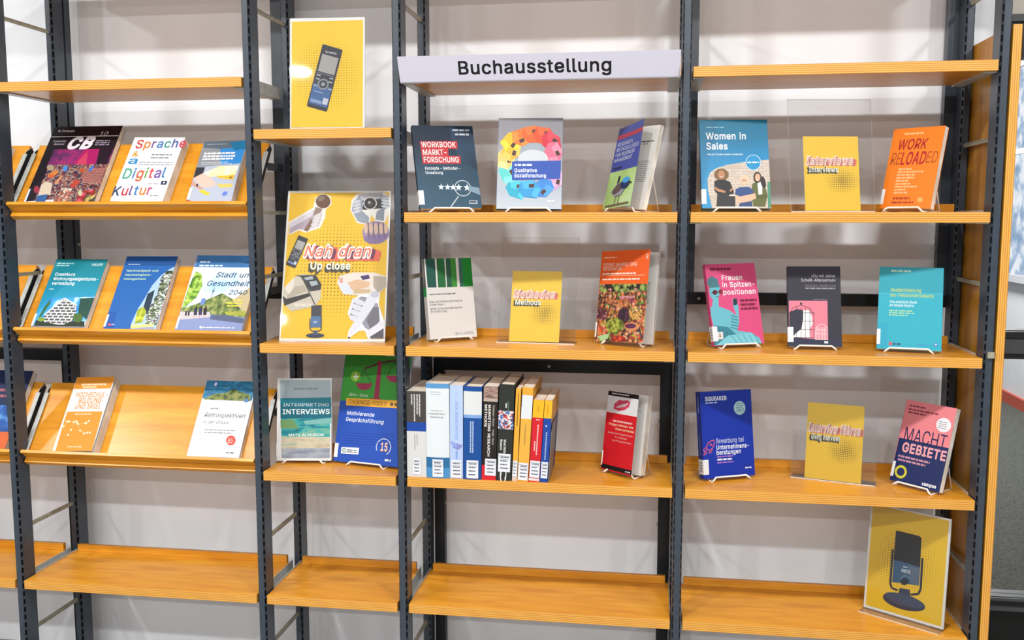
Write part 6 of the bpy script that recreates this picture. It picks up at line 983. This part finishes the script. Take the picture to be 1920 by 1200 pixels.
# ------------------------------------------------------------------ right bay
BRK = brick_mat('pale_bricks', '#ab9d8f', '#b9ada1', '#9a8d80', 48, 0.9, 0.36, 0.03)
def d_women(q):
    q.fill(grad_mat('teal_cover_shaded', [(0.0, '#1c92c4'), (0.5, '#1a8ac0'), (0.75, '#15759e'), (1.0, '#14708f')], 2, 0.26))  # top darkened: shade of the shelf above put into the cover colour
    q.p([(225, 1160), (175, 950), (168, 820), (200, 740), (270, 690), (400, 650), (600, 615), (905, 585), (940, 1160)], BRK)
    q.p([(885, 850), (930, 840), (935, 1140), (895, 1150)], '#4a8a70')
    sk1, sk2, sk3 = '#b8825e', '#dcb094', '#d2a688'
    q.ell(335, 765, 88, 72, '#7a5a34', 26).ell(335, 765, 40, 52, sk1).p([(250, 840), (300, 825), (380, 825), (440, 850), (485, 960), (480, 1000), (290, 1000), (250, 950)], '#1e1e20').p([(285, 995), (500, 985), (505, 1140), (275, 1140)], '#28282b').p([(255, 905), (300, 930), (385, 955), (385, 980), (300, 965), (260, 940)], sk1).l([(440, 960), (470, 925)], 22, sk1).l([(318, 790), (356, 790)], 6, '#f0e2d8').p([(430, 1000), (500, 990), (500, 1015), (430, 1015)], '#d8ccc0')
    q.p([(705, 870), (745, 850), (800, 850), (860, 900), (890, 1000), (860, 1135), (720, 1135), (690, 1000)], '#5a6030').p([(765, 850), (825, 850), (825, 990), (780, 995)], '#dcdcda').ell(765, 795, 48, 66, '#2c2220').ell(835, 850, 30, 70, '#2c2220', rot=-0.25).ell(768, 795, 32, 46, sk3).l([(752, 815), (785, 815)], 6, '#f0e2d8').p([(720, 1010), (880, 1000), (890, 1030), (760, 1050)], '#4e5428')
    q.ell(610, 825, 58, 52, '#d9c0a0').ell(605, 845, 34, 46, sk2).p([(505, 935), (560, 910), (660, 905), (715, 940), (720, 1020), (560, 1030), (500, 1000)], '#2c4a80').p([(500, 1000), (560, 1020), (740, 980), (755, 1040), (600, 1095), (520, 1090)], sk2).l([(575, 830), (640, 830)], 7, '#6a4a40').l([(590, 868), (620, 868)], 6, '#f4e8e0').p([(560, 1095), (700, 1070), (710, 1140), (540, 1140)], '#2a4474')
    q.ell(715, 620, 92, 92, '#d6e6ee', 32).ell(715, 620, 86, 86, '#1a8ec2', 32).ln(645, 785, 612, 18, 1, 0.9, '#e4f0f4', 0.02)
    q.t('Women in', 150, 625, 345, 78, '#dfe6ea', 0.025).t('Sales', 155, 408, 466, 78, '#e6ecf0', 0.025).t('Warum Frauen anders verkaufen', 163, 592, 535, 20, '#e2eef2', 0.02).ln(150, 368, 198, 18, 1, 0.6, '#8cc2d4', 0.05)
stood('L3', 0.906, 0.058, 6, 19, 0, 0.184, 0.256, 0.020, d_women, 'teal hardback showing three women in front of a brick wall', 'white wire easel under the teal hardback with three women', cover='#15789f', px=((70, 110), (875, 108), (935, 1150), (105, 1160)), wrap=0.012, hard=True)
def d_reload(q):
    q.fill('#ea7c18'); q.t('WORK', 1372, 1552, 332, 60, '#a8231e', 0.02, 0.22).t('RE', 1318, 1385, 430, 72, '#a8451e', -0.01, 0.2).t('LOAD', 1382, 1538, 426, 74, '#b0201c', 0.025, 0.2).t('ED', 1540, 1610, 418, 72, '#a8451e', -0.01, 0.2).ln(1412, 1530, 236, 14, 1, 0.8, '#f2b878', 0.03)
    for i, (a, b) in enumerate(((1375, 1462), (1370, 1530), (1365, 1482), (1360, 1475), (1358, 1440), (1355, 1450), (1352, 1490), (1348, 1420), (1345, 1436))): q.ln(a, b, 452+18*i, 14, 1, 0.75, '#f4b67e', 0.02)
    q.ln(1340, 1450, 630, 14, 1, 0.85, '#a8341e', 0.02).ln(1332, 1472, 655, 14, 1, 0.8, '#a8341e', 0.02).ell(1508, 650, 18, 16, '#f0a65a')
stood('L3', 1.342, 0.086, -43, 14.5, -0.4, 0.143, 0.222, 0.018, d_reload, 'bright orange paperback with dark red lettering at the right end of its shelf', 'white wire easel under the bright orange paperback', cover='#ea7c18', px=((1345, 213), (1665, 182), (1570, 708), (1253, 695)), wrap=0.008)
def d_frau(q):
    q.fill('#d94f82'); B1, B2 = '#6ab8c8', '#3a8496'
    q.p([(205, 700), (215, 600), (195, 520), (190, 470), (225, 460), (310, 490), (350, 520), (330, 460), (325, 420), (350, 415), (362, 470), (368, 560), (355, 610), (440, 620), (490, 650), (505, 685)], B1).ell(215, 370, 34, 56, B1).p([(170, 300), (195, 283), (230, 300), (245, 350), (185, 355), (165, 330)], '#4a7a86').p([(205, 420), (240, 415), (240, 470), (200, 480)], B1)
    q.ell(232, 407, 9, 4, '#3f8a98').l([(236, 380), (240, 394)], 4, '#4a98a6')
    q.ell(216, 382, 15, 15, '#5a2430').ell(252, 377, 13, 15, '#8a2c3a').l([(195, 385), (255, 375)], 5, '#5a2430').p([(328, 420), (352, 416), (356, 452), (332, 460)], '#1f3a44')
    q.p([(215, 580), (300, 590), (360, 640), (380, 690), (220, 700)], B2)
    for i in range(7): q.l([(225+22*i, 585+10*i), (215+30*i, 700)], 4, '#2c6474')
    for i in range(5): q.l([(318, 520+18*i), (360, 530+18*i)], 5, B2)
    q.p([(300, 640), (440, 622), (500, 680), (230, 700)], '#7cc6d4')
    for i in range(5): q.l([(320+35*i, 640-2*i), (360+32*i, 690)], 3, B2)
    q.ln(182, 318, 235, 15, 1, 0.95, '#7a1e48', 0.03)
    q.t('Frauen', 258, 388, 305, 30, '#f4e6ea', 0.025).t('in Spitzen-', 262, 466, 345, 30, '#f4e6ea', 0.025).t('positionen', 268, 472, 390, 30, '#f4e6ea', 0.025).ln(372, 478, 422, 25, 3, 0.55, '#7a1e3e', 0.15)
    q.p([(230, 622), (268, 618), (272, 662), (234, 665)], '#e2dfdc').t('3', 242, 260, 652, 22, '#6a4a3a', 0.01)
stood('L2', 0.927, 0.104, 23, 16, 0.8, 0.153, 0.230, 0.016, d_frau, 'pink paperback with a turquoise tinted woman in sunglasses', 'white wire easel under the pink paperback', cover='#d94f82', px=((150, 212), (465, 198), (520, 683), (220, 703)), spine='#cf4a7c', wrap=0.014)
def d_dumit(q):
    q.fill('#20202f'); q.p([(668, 433), (900, 432), (905, 668), (670, 655)], '#e0788c').p([(668, 650), (905, 666), (988, 668), (990, 706), (668, 704)], '#1d2140')
    q.p([(740, 490), (790, 490), (805, 520), (812, 570), (795, 600), (800, 655), (690, 652), (730, 600)], '#ece6e6').p([(672, 500), (720, 482), (755, 490), (755, 540), (745, 600), (710, 628), (690, 655), (670, 655)], '#1e2238')
    K = '#2a2230'
    for x in (690, 715, 742, 768, 795, 820): q.l([(x, 500 if x in (690, 820) else 470), (x, 655)], 2.6, K)
    for y in (505, 555, 605, 652): q.l([(670, y), (822, y)], 2.6, K)
    q.l([(670, 520), (690, 478), (742, 458), (795, 478), (822, 520)], 3, K).ell(742, 450, 7, 7, K)
    for x in range(828, 905, 9): q.l([(x, 590 if 835 < x < 895 else 605), (x, 666)], 2.2, '#f2e4e6')
    for y in (605, 630, 664): q.l([(828, y), (903, y+2)], 2.2, '#f2e4e6')
    q.l([(828, 600), (845, 580), (866, 573), (888, 580), (903, 600)], 2.6, '#f2e4e6')
    q.t('»Du mit deiner', 803, 948, 290, 18, '#c9c6ce', 0.0).t('Scheiß-Altersarmut«', 742, 948, 316, 18, '#c9c6ce', 0.0).t('FRAUEN ERZÄHLEN', 768, 948, 348, 12, '#8a7a8c', 0.0).ln(768, 948, 354, 12, 1, 0.7, '#8a8894', 0.02)
    q.ln(882, 905, 674, 14, 1, 0.9, '#dcdce4', 0.02).ln(815, 900, 422, 8, 1, 0.5, '#6a6874')
stood('L2', 1.128, 0.095, -0.5, 17, 0.4, 0.142, 0.226, 0.014, d_dumit, 'dark navy paperback with a pink square and a birdcage', 'white wire easel under the birdcage paperback', cover='#20202f', px=((658, 225), (975, 222), (990, 708), (665, 705)), wrap=0.014)
def d_akad(q):
    q.fill('#1fa3b8'); q.p([(1215, 228), (1600, 232), (1592, 390), (1208, 385)], '#1b98aa').l([(1208, 386), (1594, 390)], 2.5, '#5abccb'); q.p([(1204, 560), (1270, 565), (1258, 710), (1198, 705)], '#1b9cb8')
    q.t('Akademisierung', 1280, 1466, 378, 22, '#b8c85a', 0.01).t('des Hebammenwesens', 1278, 1540, 410, 21, '#b8c85a', 0.01).t('Eine empirische Studie', 1276, 1440, 446, 15, '#dcecee', 0.01).t('am Beispiel Bayerns', 1275, 1422, 466, 15, '#dcecee', 0.01).ln(1283, 1410, 246, 16, 1, 0.75, '#a9d6c6', 0.05).ln(1273, 1430, 486, 13, 3, 0.5, '#a6d0a0', 0.35)
    q.rr(1272, 676, 1290, 694, '#c84a5a').ln(1294, 1352, 680, 14, 1, 0.9, '#1d5a72', 0.02)
    q.ln(1440, 1532, 692, 9, 1, 0.5, '#3a7ab8', 0.03).rr(1544, 684, 1562, 706, '#2a6ac4').rr(1549, 689, 1557, 700, '#dfe8f2')
stood('L2', 1.366, 0.074, -12.2, 16.5, -0.1, 0.160, 0.227, 0.012, d_akad, 'plain turquoise paperback with yellow green lettering', 'white wire easel under the turquoise paperback', cover='#1fa3b8', px=((1215, 228), (1600, 232), (1585, 735), (1198, 712)), wrap=0.008)
def d_squeak(q):
    q.fill('#1433a4'); q.t('SQUEAKER', 170, 296, 222, 24, '#e4e8f4', 0.03).ln(170, 248, 236, 12, 1, 0.6, '#b8c4e8', 0.05).ell(373, 266, 35, 42, '#a8d2dc').ln(352, 398, 240, 11, 5, 0.4, '#4a7a94', 0.2)
    q.t('Bewerbung bei', 230, 398, 476, 30, '#cfd8f0', 0.0).t('Unternehmens-', 230, 430, 511, 27, '#e8ecf6', 0.02).t('beratungen', 230, 380, 545, 27, '#e8ecf6', 0.02).ln(233, 332, 560, 14, 1, 0.55, '#b87ac8', 0.03).ln(233, 330, 576, 14, 1, 0.75, '#e0e4f2', 0.03).ln(233, 335, 596, 14, 1, 0.5, '#b87ac8', 0.03).ln(405, 445, 622, 12, 1, 0.7, '#e0e4f2', 0.03)
    K = '#d0607e'; q.l([(168, 512), (180, 480), (200, 466), (216, 462), (218, 485), (205, 512), (185, 526), (168, 512)], 5, K).l([(196, 497), (190, 490), (198, 484), (205, 492), (196, 497)], 4, K).l([(170, 505), (152, 520), (156, 535), (172, 520)], 4, K).l([(160, 538), (150, 554), (166, 548), (172, 535), (160, 538)], 4, K).l([(190, 526), (186, 545), (198, 535), (205, 515)], 4, K)
def s_squeak(s): s.r(0, 0, 1, 1, '#112b8c').r(0.42, 0.06, 0.56, 0.24, '#8c9cd8').r(0.42, 0.48, 0.52, 0.74, '#7c8cc8')
stood('L1', 0.910, 0.108, 25, 8.5, 0, 0.161, 0.244, 0.026, d_squeak, 'royal blue paperback with a pink rocket outline', 'white wire easel under the royal blue paperback', cover='#1433a4', px=((140, 172), (440, 152), (468, 668), (150, 700)), spine_design=s_squeak, wrap=0.016)
def d_macht(q):
    q.fill('#e2838a'); q.p([(1332, 455), (1632, 520), (1568, 788), (1275, 705)], '#1d2a5c')
    q.t('MACHT', 1352, 1612, 498, 84, '#16204e', -0.004).t('GEBIETE', 1340, 1612, 566, 56, '#e4a0a6', 0.03).ln(1395, 1500, 258, 18, 1, 0.55, '#8a3c4c', 0.05).ln(1390, 1585, 279, 18, 1, 0.55, '#8a3c4c', 0.05).ln(1385, 1505, 297, 18, 1, 0.55, '#8a3c4c', 0.05)
    q.ell(1600, 380, 44, 44, '#e6e6ea').ln(1575, 1628, 355, 13, 4, 0.4, '#9a9aa4', 0.2).ln(1328, 1530, 556, 22, 1, 0.55, '#c08a9c', 0.03).ln(1326, 1502, 578, 22, 1, 0.55, '#c08a9c', 0.03)
    q.a.ring(*q.m(1343, 660), 0.10, 0.045, '#c8c43a'); q.t('campus', 1465, 1552, 752, 20, '#ecebf0', 0.035)
stood('L1', 1.398, 0.084, -48, 16, -0.2, 0.149, 0.229, 0.020, d_macht, 'pink and navy paperback with a yellow ring sticker', 'white wire easel under the pink and navy paperback', cover='#1d2a5c', px=((1378, 228), (1680, 278), (1568, 788), (1275, 705)), wrap=0.008)
def d_mic(q):
    q.fill('#eceae6'); q.p([(1042, 150), (1488, 210), (1468, 812), (1030, 682)], '#ecc32e'); q.a.dots(0.46, 0.48, 0.46, 0.34, 0.033, 0.012, '#8a6a1a', 0.6)
    q.p([(1188, 284), (1200, 284), (1325, 306), (1338, 318), (1338, 478), (1182, 440)], '#1a1d26').p([(1183, 440), (1338, 478), (1336, 582), (1180, 562)], '#33587a').p([(1265, 470), (1338, 485), (1336, 582), (1290, 575)], '#5a6a80')
    K = '#20283a'; q.l([(1175, 385), (1170, 570), (1180, 595), (1215, 608)], 13, K).l([(1348, 428), (1346, 600), (1335, 628), (1290, 632)], 13, K).p([(1225, 595), (1285, 605), (1292, 660), (1218, 645)], '#2c3a52').ell(1253, 672, 128, 42, '#2a3650', rot=0.28).ell(1255, 662, 122, 30, '#3d4a64', rot=0.28).ell(1252, 560, 22, 20, '#1d2a3e')
    q.t('RØDE', 1232, 1282, 512, 18, '#cdd6e0', 0.02).ln(1240, 1275, 474, 10, 1, 0.6, '#b8c4d0').l([(1228, 548), (1240, 530), (1262, 528), (1285, 545)], 3, '#8ca0b4')
rt_, Mh = holder(1.388, 0.100, LV['L0'], -35.5, 4, 0.222, 0.304, 'clear acrylic holder with a front lip on the bottom right shelf', 0.034, 0.055)
sheet(Mh @ Matrix.Translation((0, 0.0019, 0.0004)), 0.2215, 0.3035, d_mic, 'yellow poster with a black desk microphone on the bottom right shelf', 'poster', 'poster', px=((1030, 140), (1503, 200), (1482, 830), (1018, 690)))

bpy.data.objects.remove(TO, do_unlink=True)
